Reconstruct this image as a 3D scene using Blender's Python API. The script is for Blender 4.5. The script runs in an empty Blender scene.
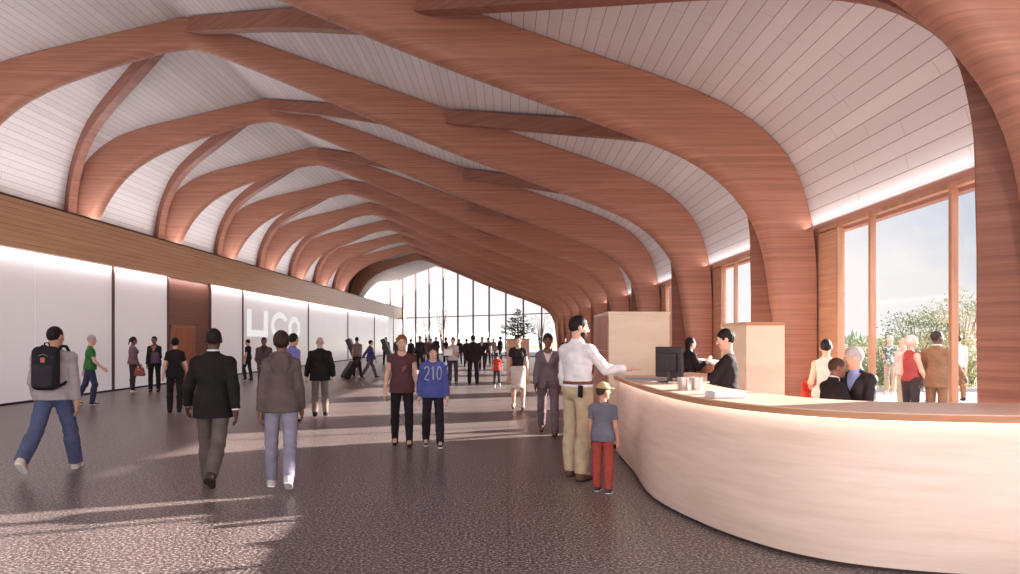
import bpy, bmesh, math, random
import numpy as np
from mathutils import Vector, Matrix
random.seed(7); np.random.seed(7)
SC = bpy.context.scene
COL = SC.collection
PI = math.pi
F0, U0, V0, EYE = 750.0, 508.0, 339.0, 1.6      # focal length and vanishing point in pixels of the 1020x574 frame

# ---------------------------------------------------------------- materials
MATS = {}
def nodes(name):
    m = bpy.data.materials.new(name); m.use_nodes = True
    nt = m.node_tree; b = nt.nodes['Principled BSDF']
    return m, nt, b
def N(nt, t, **kw):
    n = nt.nodes.new(t)
    for k, v in kw.items():
        if k in n.inputs: n.inputs[k].default_value = v
        else: setattr(n, k, v)
    return n
def L(nt, a, b): nt.links.new(a, b)
def ramp(nt, fac, stops):
    r = nt.nodes.new('ShaderNodeValToRGB'); e = r.color_ramp.elements
    while len(e) < len(stops): e.new(0.5)
    for i, (p, c) in enumerate(stops):
        e[i].position = p; e[i].color = (c[0], c[1], c[2], 1)
    L(nt, fac, r.inputs[0]); return r.outputs[0]
def mapped(nt, scale, rot=(0, 0, 0), coord='Object'):
    tc = nt.nodes.new('ShaderNodeTexCoord'); mp = nt.nodes.new('ShaderNodeMapping')
    mp.inputs['Scale'].default_value = scale; mp.inputs['Rotation'].default_value = rot
    L(nt, tc.outputs[coord], mp.inputs[0]); return mp.outputs[0]
def bump(nt, b, h, strength=.2, dist=.01):
    n = N(nt, 'ShaderNodeBump'); n.inputs['Strength'].default_value = strength; n.inputs['Distance'].default_value = dist
    L(nt, h, n.inputs['Height']); L(nt, n.outputs[0], b.inputs['Normal'])
def mat_wood(name, dark, light, scale=(.5, .5, 16), rough=.5, bands=True, rot=(0, 0, 0)):
    m, nt, b = nodes(name)
    v = mapped(nt, scale, rot)
    n1 = N(nt, 'ShaderNodeTexNoise', Scale=1.6, Detail=6.0, Roughness=.6); L(nt, v, n1.inputs['Vector'])
    c = ramp(nt, n1.outputs[0], [(.3, dark), (.7, light)])
    if bands:
        v2 = mapped(nt, (scale[0]*.15, scale[1]*.15, scale[2]*1.5), rot)
        n2 = N(nt, 'ShaderNodeTexNoise', Scale=2.0, Detail=2.0); L(nt, v2, n2.inputs['Vector'])
        r2 = ramp(nt, n2.outputs[0], [(.36, (.84, .84, .84)), (.52, (1, 1, 1))])
        mx = N(nt, 'ShaderNodeMix', data_type='RGBA', blend_type='MULTIPLY'); mx.inputs[0].default_value = .8
        L(nt, c, mx.inputs[6]); L(nt, r2, mx.inputs[7]); c = mx.outputs[2]
    L(nt, c, b.inputs['Base Color']); b.inputs['Roughness'].default_value = rough
    b.inputs['Specular IOR Level'].default_value = .3
    bump(nt, b, n1.outputs[0], .08)
    return m
def mat_plain(name, col, rough=.6, metal=0, noise=.06, nscale=30):
    if name in MATS: return MATS[name]
    m, nt, b = nodes(name)
    v = mapped(nt, (1, 1, 1))
    n1 = N(nt, 'ShaderNodeTexNoise', Scale=float(nscale), Detail=3.0); L(nt, v, n1.inputs['Vector'])
    lo = tuple(max(0, c*(1-noise)) for c in col); hi = tuple(min(1, c*(1+noise)) for c in col)
    L(nt, ramp(nt, n1.outputs[0], [(.3, lo), (.7, hi)]), b.inputs['Base Color'])
    b.inputs['Roughness'].default_value = rough; b.inputs['Metallic'].default_value = metal
    MATS[name] = m; return m
def srgb(r, g, b):
    f = lambda c: ((c/255)/12.92 if c/255 <= .04045 else ((c/255+.055)/1.055)**2.4)
    return (f(r), f(g), f(b))
def cloth(rgb, rough=.85):
    key = 'fabric_%d_%d_%d' % rgb
    if key in MATS: return MATS[key]
    m, nt, b = nodes(key); col = srgb(*rgb)
    v = mapped(nt, (1, 1, 1))
    n1 = N(nt, 'ShaderNodeTexNoise', Scale=9.0, Detail=4.0); L(nt, v, n1.inputs['Vector'])
    L(nt, ramp(nt, n1.outputs[0], [(.3, tuple(c*.85 for c in col)), (.7, tuple(min(1, c*1.12) for c in col))]), b.inputs['Base Color'])
    n2 = N(nt, 'ShaderNodeTexNoise', Scale=400.0, Detail=1.0); L(nt, v, n2.inputs['Vector'])
    bump(nt, b, n2.outputs[0], .15, .002)
    b.inputs['Roughness'].default_value = rough; b.inputs['Specular IOR Level'].default_value = .2
    MATS[key] = m; return m
def mat_pattern(name, kind, a, c2, scale):
    if name in MATS: return MATS[name]
    m, nt, b = nodes(name); a = srgb(*a); c2 = srgb(*c2)
    v = mapped(nt, (1, 1, 1))
    if kind == 'stripe':
        w = N(nt, 'ShaderNodeTexWave', Scale=float(scale)); w.bands_direction = 'X'; L(nt, v, w.inputs['Vector']); fac = w.outputs['Fac']
    else:
        w = N(nt, 'ShaderNodeTexNoise', Scale=float(scale), Detail=2.0); L(nt, v, w.inputs['Vector']); fac = w.outputs[0]
    L(nt, ramp(nt, fac, [(.47, a), (.53, c2)]), b.inputs['Base Color']); b.inputs['Roughness'].default_value = .85
    MATS[name] = m; return m
def mat_emit(name, col, strength):
    m = bpy.data.materials.new(name); m.use_nodes = True; nt = m.node_tree; nt.nodes.clear()
    e = N(nt, 'ShaderNodeEmission', Color=(*col, 1), Strength=strength); o = nt.nodes.new('ShaderNodeOutputMaterial')
    L(nt, e.outputs[0], o.inputs[0]); return m
def mat_glass(name, tint=(1, 1, 1), spec=.5):
    m = bpy.data.materials.new(name); m.use_nodes = True; nt = m.node_tree; nt.nodes.clear()
    t = N(nt, 'ShaderNodeBsdfTransparent', Color=(*tint, 1)); g = N(nt, 'ShaderNodeBsdfGlossy', Roughness=.02)
    fr = N(nt, 'ShaderNodeFresnel', IOR=1.25)
    mx = nt.nodes.new('ShaderNodeMixShader'); o = nt.nodes.new('ShaderNodeOutputMaterial')
    mul = N(nt, 'ShaderNodeMath', operation='MULTIPLY'); mul.inputs[1].default_value = spec
    L(nt, fr.outputs[0], mul.inputs[0]); L(nt, mul.outputs[0], mx.inputs[0])
    L(nt, t.outputs[0], mx.inputs[1]); L(nt, g.outputs[0], mx.inputs[2]); L(nt, mx.outputs[0], o.inputs[0])
    return m

M_ARCH = mat_wood('red_glulam_timber', srgb(164, 112, 95), srgb(194, 140, 119), (.35, .35, 14))
M_BRACE = mat_wood('red_timber_brace', srgb(128, 82, 68), srgb(158, 106, 89), (.35, .35, 14))
M_BAND = mat_wood('oak_fascia', srgb(218, 166, 132), srgb(240, 196, 164), (.25, .25, 26), .26)
M_FRAME = mat_wood('cedar_frame', srgb(170, 124, 98), srgb(202, 154, 126), (6, 6, .6), bands=False)
M_PANEL = mat_wood('cedar_panel', srgb(184, 136, 108), srgb(216, 170, 142), (.4, .4, 10), bands=False)
M_DARKWOOD = mat_wood('brown_slat_cladding', srgb(120, 76, 62), srgb(150, 100, 84), (.25, .25, 22))
M_DOOR = mat_wood('orange_door_veneer', srgb(170, 98, 68), srgb(196, 122, 88), (8, 8, .7), bands=False)
M_BIRCH = mat_wood('pale_birch_veneer', srgb(222, 192, 174), srgb(238, 211, 195), (.8, .8, 9.5), .45, bands=False)
M_TOP = mat_wood('birch_countertop', srgb(206, 170, 148), srgb(226, 192, 172), (1.2, 1.2, 3), .45, bands=False)
M_EDGE = mat_wood('countertop_edge', srgb(178, 122, 88), srgb(204, 150, 112), (1.2, 1.2, 40), .4, bands=False)
M_CREAM = mat_wood('cream_ply', srgb(222, 192, 166), srgb(238, 214, 192), (.4, .4, 2.2), .5, bands=False)
M_REDPLY = mat_wood('red_ply', srgb(172, 106, 82), srgb(202, 140, 114), (6, 6, .5), .5, bands=False)
M_METAL = mat_plain('dark_bronze', srgb(92, 58, 54), .4, .3)
M_GLASS = mat_glass('clear_glass', spec=.06)
M_DARK = mat_plain('dark_plinth', srgb(60, 40, 36), .7)

def mat_ceiling():
    m, nt, b = nodes('white_ceiling_boards')
    uv = nt.nodes.new('ShaderNodeUVMap'); sep = nt.nodes.new('ShaderNodeSeparateXYZ'); L(nt, uv.outputs[0], sep.inputs[0])
    def fracline(sock, period, width, offs=None):
        d = N(nt, 'ShaderNodeMath', operation='DIVIDE'); L(nt, sock, d.inputs[0]); d.inputs[1].default_value = period
        if offs is not None:
            a = N(nt, 'ShaderNodeMath', operation='ADD'); L(nt, d.outputs[0], a.inputs[0]); L(nt, offs, a.inputs[1]); d = a
        f = N(nt, 'ShaderNodeMath', operation='FRACT'); L(nt, d.outputs[0], f.inputs[0])
        c = N(nt, 'ShaderNodeMath', operation='LESS_THAN'); L(nt, f.outputs[0], c.inputs[0]); c.inputs[1].default_value = width/period
        return c.outputs[0]
    g1 = fracline(sep.outputs[0], .19, .011)
    d = N(nt, 'ShaderNodeMath', operation='DIVIDE'); L(nt, sep.outputs[0], d.inputs[0]); d.inputs[1].default_value = .19
    fl = N(nt, 'ShaderNodeMath', operation='FLOOR'); L(nt, d.outputs[0], fl.inputs[0])
    wn = N(nt, 'ShaderNodeTexWhiteNoise', noise_dimensions='1D'); L(nt, fl.outputs[0], wn.inputs['W'])
    g2 = fracline(sep.outputs[1], 2.4, .012, wn.outputs[0])
    mxm = N(nt, 'ShaderNodeMath', operation='MAXIMUM'); L(nt, g1, mxm.inputs[0])
    h2 = N(nt, 'ShaderNodeMath', operation='MULTIPLY'); L(nt, g2, h2.inputs[0]); h2.inputs[1].default_value = .5
    L(nt, h2.outputs[0], mxm.inputs[1])
    base = ramp(nt, wn.outputs[0], [(0, srgb(212, 207, 209)), (1, srgb(224, 219, 221))])
    mx = N(nt, 'ShaderNodeMix', data_type='RGBA'); L(nt, mxm.outputs[0], mx.inputs[0]); L(nt, base, mx.inputs[6])
    mx.inputs[7].default_value = (*srgb(160, 146, 146), 1)
    L(nt, mx.outputs[2], b.inputs['Base Color']); b.inputs['Roughness'].default_value = .7
    inv = N(nt, 'ShaderNodeMath', operation='SUBTRACT'); inv.inputs[0].default_value = 1; L(nt, mxm.outputs[0], inv.inputs[1])
    bump(nt, b, inv.outputs[0], .4, .01)
    return m
M_CEIL = mat_ceiling()
def mat_floor():
    m, nt, b = nodes('dark_speckled_terrazzo')
    v = mapped(nt, (1, 1, 1))
    n1 = N(nt, 'ShaderNodeTexNoise', Scale=42.0, Detail=4.0, Roughness=.8); L(nt, v, n1.inputs['Vector'])
    n2 = N(nt, 'ShaderNodeTexNoise', Scale=.35, Detail=2.0); L(nt, v, n2.inputs['Vector'])
    c1 = ramp(nt, n1.outputs[0], [(.42, srgb(45, 36, 35)), (.52, srgb(103, 87, 85)), (.61, srgb(208, 191, 187))])
    mx = N(nt, 'ShaderNodeMix', data_type='RGBA', blend_type='MULTIPLY'); mx.inputs[0].default_value = 1
    L(nt, c1, mx.inputs[6]); L(nt, ramp(nt, n2.outputs[0], [(.3, (.88, .88, .88)), (.7, (1, 1, 1))]), mx.inputs[7])
    br = N(nt, 'ShaderNodeTexBrick', Scale=1.0); br.offset = 0
    br.inputs['Brick Width'].default_value = 1.2; br.inputs['Row Height'].default_value = 1.2; br.inputs['Mortar Size'].default_value = .006
    br.inputs['Color1'].default_value = br.inputs['Color2'].default_value = (1, 1, 1, 1); br.inputs['Mortar'].default_value = (.62, .62, .62, 1)
    vb = mapped(nt, (1, 1, 1)); L(nt, vb, br.inputs['Vector'])
    m2 = N(nt, 'ShaderNodeMix', data_type='RGBA', blend_type='MULTIPLY'); m2.inputs[0].default_value = 1
    L(nt, mx.outputs[2], m2.inputs[6]); L(nt, br.outputs[0], m2.inputs[7])
    L(nt, m2.outputs[2], b.inputs['Base Color'])
    b.inputs['Roughness'].default_value = .34; b.inputs['Specular IOR Level'].default_value = .22
    bump(nt, b, n1.outputs[0], .12, .004)
    return m
M_FLOOR = mat_floor()

# ---------------------------------------------------------------- mesh helpers
def link(name, me, mat, parent=None, loc=None):
    o = bpy.data.objects.new(name, me); COL.objects.link(o)
    if mat is not None and not me.materials: me.materials.append(mat)
    if parent is not None: o.parent = parent
    if loc is not None: o.location = loc
    return o
def tag(o, label=None, cat=None, group=None, kind=None):
    if label: o['label'] = label
    if cat: o['category'] = cat
    if group: o['group'] = group
    if kind: o['kind'] = kind
    return o
def empty(name, loc, rz=0, **kw):
    o = bpy.data.objects.new(name, None); COL.objects.link(o); o.empty_display_size = .2
    o.location = loc; o.rotation_euler = (0, 0, rz); return tag(o, **kw)
class MB:
    def __init__(s): s.bm = bmesh.new()
    def box(s, x0, x1, y0, y1, z0, z1, bev=0, rot=None):
        r = bmesh.ops.create_cube(s.bm, size=1); vs = r['verts']
        for v in vs:
            v.co = Vector(((x0+x1)/2+v.co.x*(x1-x0), (y0+y1)/2+v.co.y*(y1-y0), (z0+z1)/2+v.co.z*(z1-z0)))
        if bev: 
            es = list({e for v in vs for e in v.link_edges})
            bmesh.ops.bevel(s.bm, geom=es, offset=bev, segments=2, affect='EDGES', profile=.6)
        return s
    def cyl(s, a, b, r1, r2=None, n=16):
        a, b = Vector(a), Vector(b); r2 = r1 if r2 is None else r2
        r = bmesh.ops.create_cone(s.bm, cap_ends=True, segments=n, radius1=r1, radius2=r2, depth=(b-a).length)
        q = (b-a).to_track_quat('Z', 'Y').to_matrix().to_4x4()
        bmesh.ops.transform(s.bm, matrix=Matrix.Translation((a+b)/2) @ q, verts=r['verts']); return s
    def lathe(s, prof, c=(0, 0, 0), n=24):
        rings = []
        for r, z in prof:
            rings.append([s.bm.verts.new((c[0]+r*math.cos(2*PI*k/n), c[1]+r*math.sin(2*PI*k/n), c[2]+z)) for k in range(n)])
        for a, b in zip(rings, rings[1:]):
            for k in range(n): s.bm.faces.new((a[k], a[(k+1) % n], b[(k+1) % n], b[k]))
        s.bm.faces.new(rings[-1]); s.bm.faces.new(rings[0][::-1]); return s
    def poly(s, pts):
        s.bm.faces.new([s.bm.verts.new(p) for p in pts]); return s
    def loft(s, rows, cap=False, close=False):
        R = [[s.bm.verts.new(p) for p in r] for r in rows]
        for a, b in zip(R, R[1:]):
            n = len(a)
            for k in range(n if close else n-1): s.bm.faces.new((a[k], a[(k+1) % n], b[(k+1) % n], b[k]))
        if cap: s.bm.faces.new(R[0][::-1]); s.bm.faces.new(R[-1])
        return s
    def tube(s, pts, r, n=8):
        pts = [Vector(p) for p in pts]; rows = []
        for i, p in enumerate(pts):
            t = (pts[min(i+1, len(pts)-1)]-pts[max(i-1, 0)]).normalized()
            q = t.to_track_quat('Z', 'Y').to_matrix()
            rr = r[i] if isinstance(r, (list, tuple)) else r
            rows.append([p+q @ Vector((rr*math.cos(2*PI*k/n), rr*math.sin(2*PI*k/n), 0)) for k in range(n)])
        return s.loft(rows, True, True)
    def build(s, name, mat, parent=None, smooth=False, loc=None, fix=True, autos=False):
        if fix: bmesh.ops.recalc_face_normals(s.bm, faces=s.bm.faces)
        me = bpy.data.meshes.new(name); s.bm.to_mesh(me); s.bm.free()
        if smooth or autos:
            me.polygons.foreach_set('use_smooth', [True]*len(me.polygons))
            if autos: me.set_sharp_from_angle(angle=math.radians(35))
        return link(name, me, mat, parent, loc)
def struct(o): o['kind'] = 'structure'; return o
def bevel(o, w, seg=2):
    md = o.modifiers.new('bevel', 'BEVEL'); md.width = w; md.segments = seg; md.limit_method = 'ANGLE'; md.angle_limit = math.radians(50); return o

# ---------------------------------------------------------------- roof profile
def catmull(pts, n=12):
    P = [np.array(p, float) for p in pts]; P = [2*P[0]-P[1]] + P + [2*P[-1]-P[-2]]; out = []
    for i in range(1, len(P)-2):
        p0, p1, p2, p3 = P[i-1:i+3]
        d = [max(np.linalg.norm(b-a), 1e-6)**.5 for a, b in ((p0, p1), (p1, p2), (p2, p3))]
        t0, t1 = 0, d[0]; t2 = t1+d[1]; t3 = t2+d[2]
        for k in range(n):
            t = t1+(t2-t1)*k/n
            A1 = (t1-t)/(t1-t0)*p0+(t-t0)/(t1-t0)*p1; A2 = (t2-t)/(t2-t1)*p1+(t-t1)/(t2-t1)*p2; A3 = (t3-t)/(t3-t2)*p2+(t-t2)/(t3-t2)*p3
            B1 = (t2-t)/(t2-t0)*A1+(t-t0)/(t2-t0)*A2; B2 = (t3-t)/(t3-t1)*A2+(t-t1)/(t3-t1)*A3
            out.append((t2-t)/(t2-t1)*B1+(t-t1)/(t2-t1)*B2)
    out.append(P[-2]); return np.array(out)
def resample(poly, n):
    d = np.r_[0, np.cumsum(np.linalg.norm(np.diff(poly, axis=0), axis=1))]
    s = np.linspace(0, d[-1], n); return np.c_[np.interp(s, d, poly[:, 0]), np.interp(s, d, poly[:, 1])]
RIDGE = -7.5
OUT_L = catmull([(-13.8, 4.6), (-13.75, 5.6), (-13.5, 6.5), (-13.0, 7.25), (-12.3, 7.8), (-11.5, 8.13), (-9.5, 8.62), (RIDGE, 9.1)])
OUT_R = catmull([(RIDGE, 9.1), (-4, 7.87), (-1, 6.8), (1, 6.1), (2.3, 5.65), (3.1, 5.33), (3.8, 4.93), (4.35, 4.33), (4.62, 3.6), (4.72, 2.9), (4.74, 1.5), (4.75, 0)])
IN_L = catmull([(-13.3, 4.0), (-13.05, 4.8), (-12.75, 5.55), (-12.3, 6.3), (-11.65, 6.95), (-10.8, 7.45), (-9.8, 7.83), (-8.8, 8.15), (-8.0, 8.36), (-7.45, 8.42)])
IN_R = catmull([(-7.45, 8.42), (-6.9, 8.27), (-6, 7.93), (-4.5, 7.30), (-2.64, 6.52), (-1, 5.86), (.94, 5.15), (2.2, 4.68), (2.9, 4.36), (3.44, 3.95), (3.82, 3.45), (4.0, 2.95), (4.1, 2.3), (4.18, 1.7), (4.25, .9), (4.28, 0)])
OUT_ALL = np.vstack([OUT_L, OUT_R[1:]])
def roof_z(x):
    return float(np.interp(x, OUT_ALL[:, 0], OUT_ALL[:, 1]))
BAY = 5.9
def arch_y(n): return BAY*(n+.95)
END = lambda x: 69.9-1.0*x       # the oblique glass end wall

def make_arch(y, w=.46):
    n = 70
    o = np.vstack([resample(OUT_L, n), resample(OUT_R, n)[1:]]); i = np.vstack([resample(IN_L, n), resample(IN_R, n)[1:]])
    o = o.copy(); o[:, 1] -= .012
    mb = MB()
    rows = []
    for a, b in zip(o, i):
        u = (a-b)/np.linalg.norm(a-b); r = min(.19, w*.42)
        sec = [(a[0], y, a[1])]
        for q in range(7):
            t = PI/2*q/6; c = b+u*r*(1-math.sin(t)); sec.append((c[0], y+r*(1-math.cos(t)), c[1]))
        for q in range(7):
            t = PI/2*q/6; c = b+u*r*(1-math.cos(t)); sec.append((c[0], y+w-r*(1-math.sin(t)), c[1]))
        sec.append((a[0], y+w, a[1])); rows.append(sec)
    mb.loft(rows, True, True)
    ob = mb.build('timber_arch', M_ARCH, autos=True)
    return ob

def make_brace(xa, ya, xb, yb, depth0, depth1, w=.3, x_hi=None, leg=False, xs=None):
    """a straight-in-plan rib that follows the roof from xa to xb"""
    m = (OUT_ALL[:, 0] >= min(xa, xb)-1e-6) & (OUT_ALL[:, 0] <= max(xa, xb)+1e-6)
    pl = resample(OUT_ALL[m], 60)
    t = np.gradient(pl, axis=0); t /= np.linalg.norm(t, axis=1)[:, None]
    nrm = np.c_[t[:, 1], -t[:, 0]]
    s = np.linspace(0, 1, 60)[:, None]
    q = np.clip((s-.42)/.34, 0, 1) if depth1 > .6 else s**2; dep = depth0+(depth1-depth0)*q*(3-2*q)*(q if depth1 <= .6 else q)
    inn = pl+nrm*dep
    pl = pl+nrm*.015
    inn[:, 1] = np.maximum(inn[:, 1], 0)
    d = Vector((xb-xa, yb-ya, 0)).normalized(); side = Vector((-d.y, d.x, 0))*(w/2)
    def p3(q): return Vector((q[0], ya+(q[0]-xa)/(xb-xa)*(yb-ya), q[1]))
    rows = []
    for a, b in zip(pl, inn):
        A, B = p3(a), p3(b)
        rows.append([A-side, B-side, B+side, A+side])
    mb = MB(); mb.loft(rows, True, True)
    return bevel(mb.build('diagonal_brace', M_BRACE, autos=True), .015)
# ---------------------------------------------------------------- setting
LW = -12.13                                   # inner face of the left glass wall
RW = 4.75                                     # window plane on the right
mb = MB(); mb.poly([(-15, -9, 0), (RW+.15, -9, 0), (RW+.15, END(RW), 0), (-15, END(-15), 0)])
struct(mb.build('floor', M_FLOOR))
# ceiling vault
pl = resample(OUT_ALL[(OUT_ALL[:, 1] > 3.27) | (OUT_ALL[:, 0] < 0)], 150)
arc = np.r_[0, np.cumsum(np.linalg.norm(np.diff(pl, axis=0), axis=1))]
NY = 24
verts = []; uvs = []
for i, (x, z) in enumerate(pl):
    for j in range(NY+1):
        y = -3.5+(END(x)+3.5)*j/NY
        verts.append((x, y, z)); uvs.append((arc[i], y))
faces = [(i*(NY+1)+j, i*(NY+1)+j+1, (i+1)*(NY+1)+j+1, (i+1)*(NY+1)+j) for i in range(len(pl)-1) for j in range(NY)]
me = bpy.data.meshes.new('ceiling'); me.from_pydata(verts, [], faces); uvl = me.uv_layers.new(name='UVMap')
for p in me.polygons:
    p.use_smooth = True
    for li in p.loop_indices: uvl.data[li].uv = uvs[me.loops[li].vertex_index]
me.set_sharp_from_angle(angle=math.radians(12))
struct(link('ceiling', me, M_CEIL))

# left wall: backlit glass screens between dark posts, oak fascia above, a clad portal with a door
def mat_screen():
    m, nt, b = nodes('backlit_frosted_glass')
    b.inputs['Base Color'].default_value = (.76, .69, .72, 1); b.inputs['Roughness'].default_value = .16
    b.inputs['Specular IOR Level'].default_value = .35
    b.inputs['Emission Color'].default_value = (1, .92, .945, 1); b.inputs['Emission Strength'].default_value = .20
    return m
M_SCREEN = mat_screen()
step = 3.75; y0 = 23.0-step*8
ys = [y0+step*k for k in range(26)]
k = 1
for i, (a, b_) in enumerate(zip(ys, ys[1:])):
    if b_ < -8 or a > 87: continue
    if abs(a-26.75) < .1: continue
    mb = MB(); mb.box(LW-.06, LW, a+.012, min(b_-.012, 87.9), .0, 3.83)
    struct(mb.build('window_%d' % k, M_SCREEN)); k += 1
NWIN = k
mb = MB()
for i, y in enumerate(ys):
    if y < 88: mb.box(LW-.1, LW-.05, y-.02, y+.02, 0, 3.83)
struct(mb.build('trim_1', mat_plain('screen_joint', srgb(196, 176, 176), .5)))
t = 2
for y in [23.0+11.25*j for j in range(-2, 6)]+[26.72, 30.52]:
    mb = MB(); mb.box(LW-.05, LW+.05, y-.05, y+.05, 0, 3.83)
    struct(bevel(mb.build('trim_%d' % t, M_METAL), .01)); t += 1
mb = MB(); mb.box(LW-.12, LW-.06, 26.75, 30.5, 0, 3.83)
struct(mb.build('wall_left', M_DARKWOOD))
mb = MB(); mb.box(LW-.07, LW-.01, 27.0, 28.95, .02, 2.02, .01)
d = struct(mb.build('door_1', M_DOOR))
mb = MB()
mb.box(LW-.07, LW+.03, 26.92, 27.0, 0, 2.1); mb.box(LW-.07, LW+.03, 28.95, 29.03, 0, 2.1); mb.box(LW-.07, LW+.03, 26.92, 29.03, 2.02, 2.1)
mb.build('door_frame', M_ARCH, d)
mb = MB(); mb.tube([(LW-.01, 28.7, 1.0), (LW+.05, 28.7, 1.0), (LW+.05, 28.55, 1.0)], .012); mb.build('door_handle', M_METAL, d)
# fascia with fine horizontal boards
mb = MB(); nb = 9; h = (5.04-3.82)/nb
for j in range(nb): mb.box(LW-.3, LW+.12, -9, 88, 3.82+h*j+.004, 3.82+h*(j+1)-.004)
mb.box(LW-.3, LW+.10, -9, 87.98, 3.83, 5.03)
struct(mb.build('trim_%d' % t, M_BAND)); t += 1
mb = MB(); mb.box(-14.6, LW-.3, -9, 88, 4.9, 5.0); struct(mb.build('trim_%d' % t, mat_plain('ledge_white', srgb(226, 214, 208)))); t += 1
mb = MB(); mb.box(LW+.0, LW+.16, -9, 88, 5.04, 5.075); struct(mb.build('trim_%d' % t, M_METAL)); t += 1
mb = MB(); mb.box(LW+.003, LW+.03, -9, 88, 0, .05); struct(mb.build('baseboard_left', M_DARK))
mb = MB(); mb.box(-14.9, -14.6, -9, 88, 0, 5.0); struct(mb.build('wall_back', mat_plain('ledge_white', srgb(226, 214, 208))))
# white film letters on the glass, brightened by their own emission
mfilm = mat_emit('glowing_white_film', (1, .96, .97), .72)
def letter(name, build, label):
    mb = MB(); build(mb); o = mb.build(name, mfilm, fix=True)
    tag(o, label, 'letter', 'white letters on the left glass wall')
def strokes_u(mb):
    x0, x1 = LW+.002, LW+.012
    mb.box(x0, x1, 34.85, 35.45, 1.72, 3.0); mb.box(x0, x1, 37.25, 37.85, 1.72, 3.0); mb.box(x0, x1, 35.45, 37.25, 1.72, 2.02)
def arc_letter(cy, cz, ry, rz, a0, a1, wd):
    def f(mb):
        rows = []
        for k in range(41):
            a = math.radians(a0+(a1-a0)*k/40); c, s = math.cos(a), math.sin(a)
            rows.append([(x, cy+(ry-q)*c, cz+(rz-q*.6)*s) for x, q in ((LW+.002, 0), (LW+.002, wd), (LW+.012, wd), (LW+.012, 0))])
        mb.loft(rows, True, True)
    return f
letter('wall_letter', strokes_u, 'white angular letter like a squared U on the left glass wall')
letter('wall_letter', arc_letter(39.9, 2.3, 1.5, .72, 30, 330, .5), 'white round letter like a C on the left glass wall behind the hooded woman')
letter('wall_letter', arc_letter(42.6, 2.2, 1.15, .66, 0, 360, .5), 'white ring-shaped letter furthest along the left glass wall')

# arches and diagonal braces
orders = ['nearest', 'second', 'third', 'fourth', 'fifth', 'sixth', 'seventh', 'eighth', 'ninth', 'tenth', 'eleventh']
NA = 11
for n in range(NA):
    a = make_arch(arch_y(n))
    lab = {0: 'nearest curved red timber arch, its leg filling the upper right corner behind the desk',
           1: 'second curved red timber arch from the front, landing left of the big right window',
           2: 'third curved red timber arch from the front, its left half cut by the photo edge',
           10: 'last curved red timber arch, framing the far glass wall'}.get(n, '%s curved red timber arch counted from the front of the hall' % orders[n])
    tag(a, lab, 'arch', 'curved timber arches along the hall')
XQ, XR = -1.4, 4.75
for n in range(0, NA+1):
    nm = (orders+['twelfth'])[n]
    if n >= 2 and n < NA:
        b_ = make_brace(-13.8, arch_y(n)+.15, -8.1, arch_y(n-1)+.35, .38, .42, .24)
        tag(b_, 'brace curving up the left vault from the %s arch foot to the %s arch' % (nm, orders[n-1]), 'brace', 'diagonal timber braces under the vault')
    if 1 <= n < NA:
        if n >= 2:
            b_ = make_brace(RIDGE+.1, arch_y(n)+.05, XQ, arch_y(n-1)+.3, .34, .5)
            tag(b_, 'straight brace from the ridge of the %s arch to the right slope of the %s' % (nm, orders[n-1]), 'brace', 'diagonal timber braces under the vault')
        b_ = make_brace(XQ, arch_y(n)+.05, XR, arch_y(n-1)+.2, .32, .68)
        tag(b_, 'brace from the %s arch right slope bending down beside the %s arch leg' % (nm, orders[n-1]), 'brace', 'diagonal timber braces under the vault')

# right windows, one per bay
wn = NWIN
for n in range(-2, NA-2):
    ya = arch_y(n)+.5 if n > -2 else -8.8; yb = arch_y(n+1)-.04
    if n == -2: yb = arch_y(-1)
    mb = MB(); mb.box(RW+.05, RW+.07, ya, yb, .02, 3.24)
    w = struct(mb.build('window_%d' % wn, M_GLASS)); wn += 1
    mb = MB()
    mb.box(RW-.01, RW+.09, ya, yb, 3.22, 3.275)
    mb.box(RW-.02, RW+.10, ya, yb, 0, .06)
    bevel(mb.build('window_frame', M_FRAME, w), .008)
    for q, wd in ((yb-1.60, .03), (yb-3.40, .03), (yb-.63, .02), (ya+.04, .02)):
        mb = MB(); mb.box(RW, RW+.08, q-wd, q+wd, .06, 3.22)
        bevel(mb.build('mullion', M_FRAME, w), .008)
    mb = MB(); mb.box(RW, RW+.12, yb-.62, yb, .06, 3.2); mb.build('side_panel', M_PANEL, w)
# outer wall slice behind each arch leg and a head strip
mb = MB()
for n in range(0, NA-1): mb.box(RW+.01, RW+.2, arch_y(n)-.02, arch_y(n)+.48, 0, 3.3)
mb.box(RW+.17, RW+.3, -9, END(RW)-.2, 3.2, 3.9)
struct(mb.build('wall_right', M_ARCH))

# end glass wall on the diagonal
pts = [(x, z) for x, z in resample(OUT_ALL, 120)]
mb = MB(); mb.poly([(-13.8, END(-13.8)-.02, 0)]+[(x, END(x)-.02, z) for x, z in pts])
we = struct(mb.build('window_%d' % wn, M_GLASS)); wn += 1
M_MULL = mat_plain('brown_mullion', srgb(112, 76, 70), .5)
x = 4.75-.15
while x > -13.7:
    z = roof_z(x); y = END(x)
    mb = MB(); mb.box(-.035, .035, -.075, .075, 0, z)
    o = mb.build('mullion', M_MULL, we, loc=(x, y-.1, 0)); o.rotation_euler = (0, 0, -PI/4)
    x -= 1.6
dx = 18.3
mb = MB(); mb.box(-dx*.7072, dx*.7072, -.06, .06, 3.82, 3.9)
o = mb.build('transom', M_MULL, we, loc=(-4.5, END(-4.5)-.1, 0)); o.rotation_euler = (0, 0, -PI/4)
mb = MB(); mb.box(-13.7*1.0, 13, -.15, .15, 0, .08)
o = mb.build('sill', M_MULL, we, loc=(-4.5, END(-4.5)-.1, 0)); o.rotation_euler = (0, 0, -PI/4)

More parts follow.
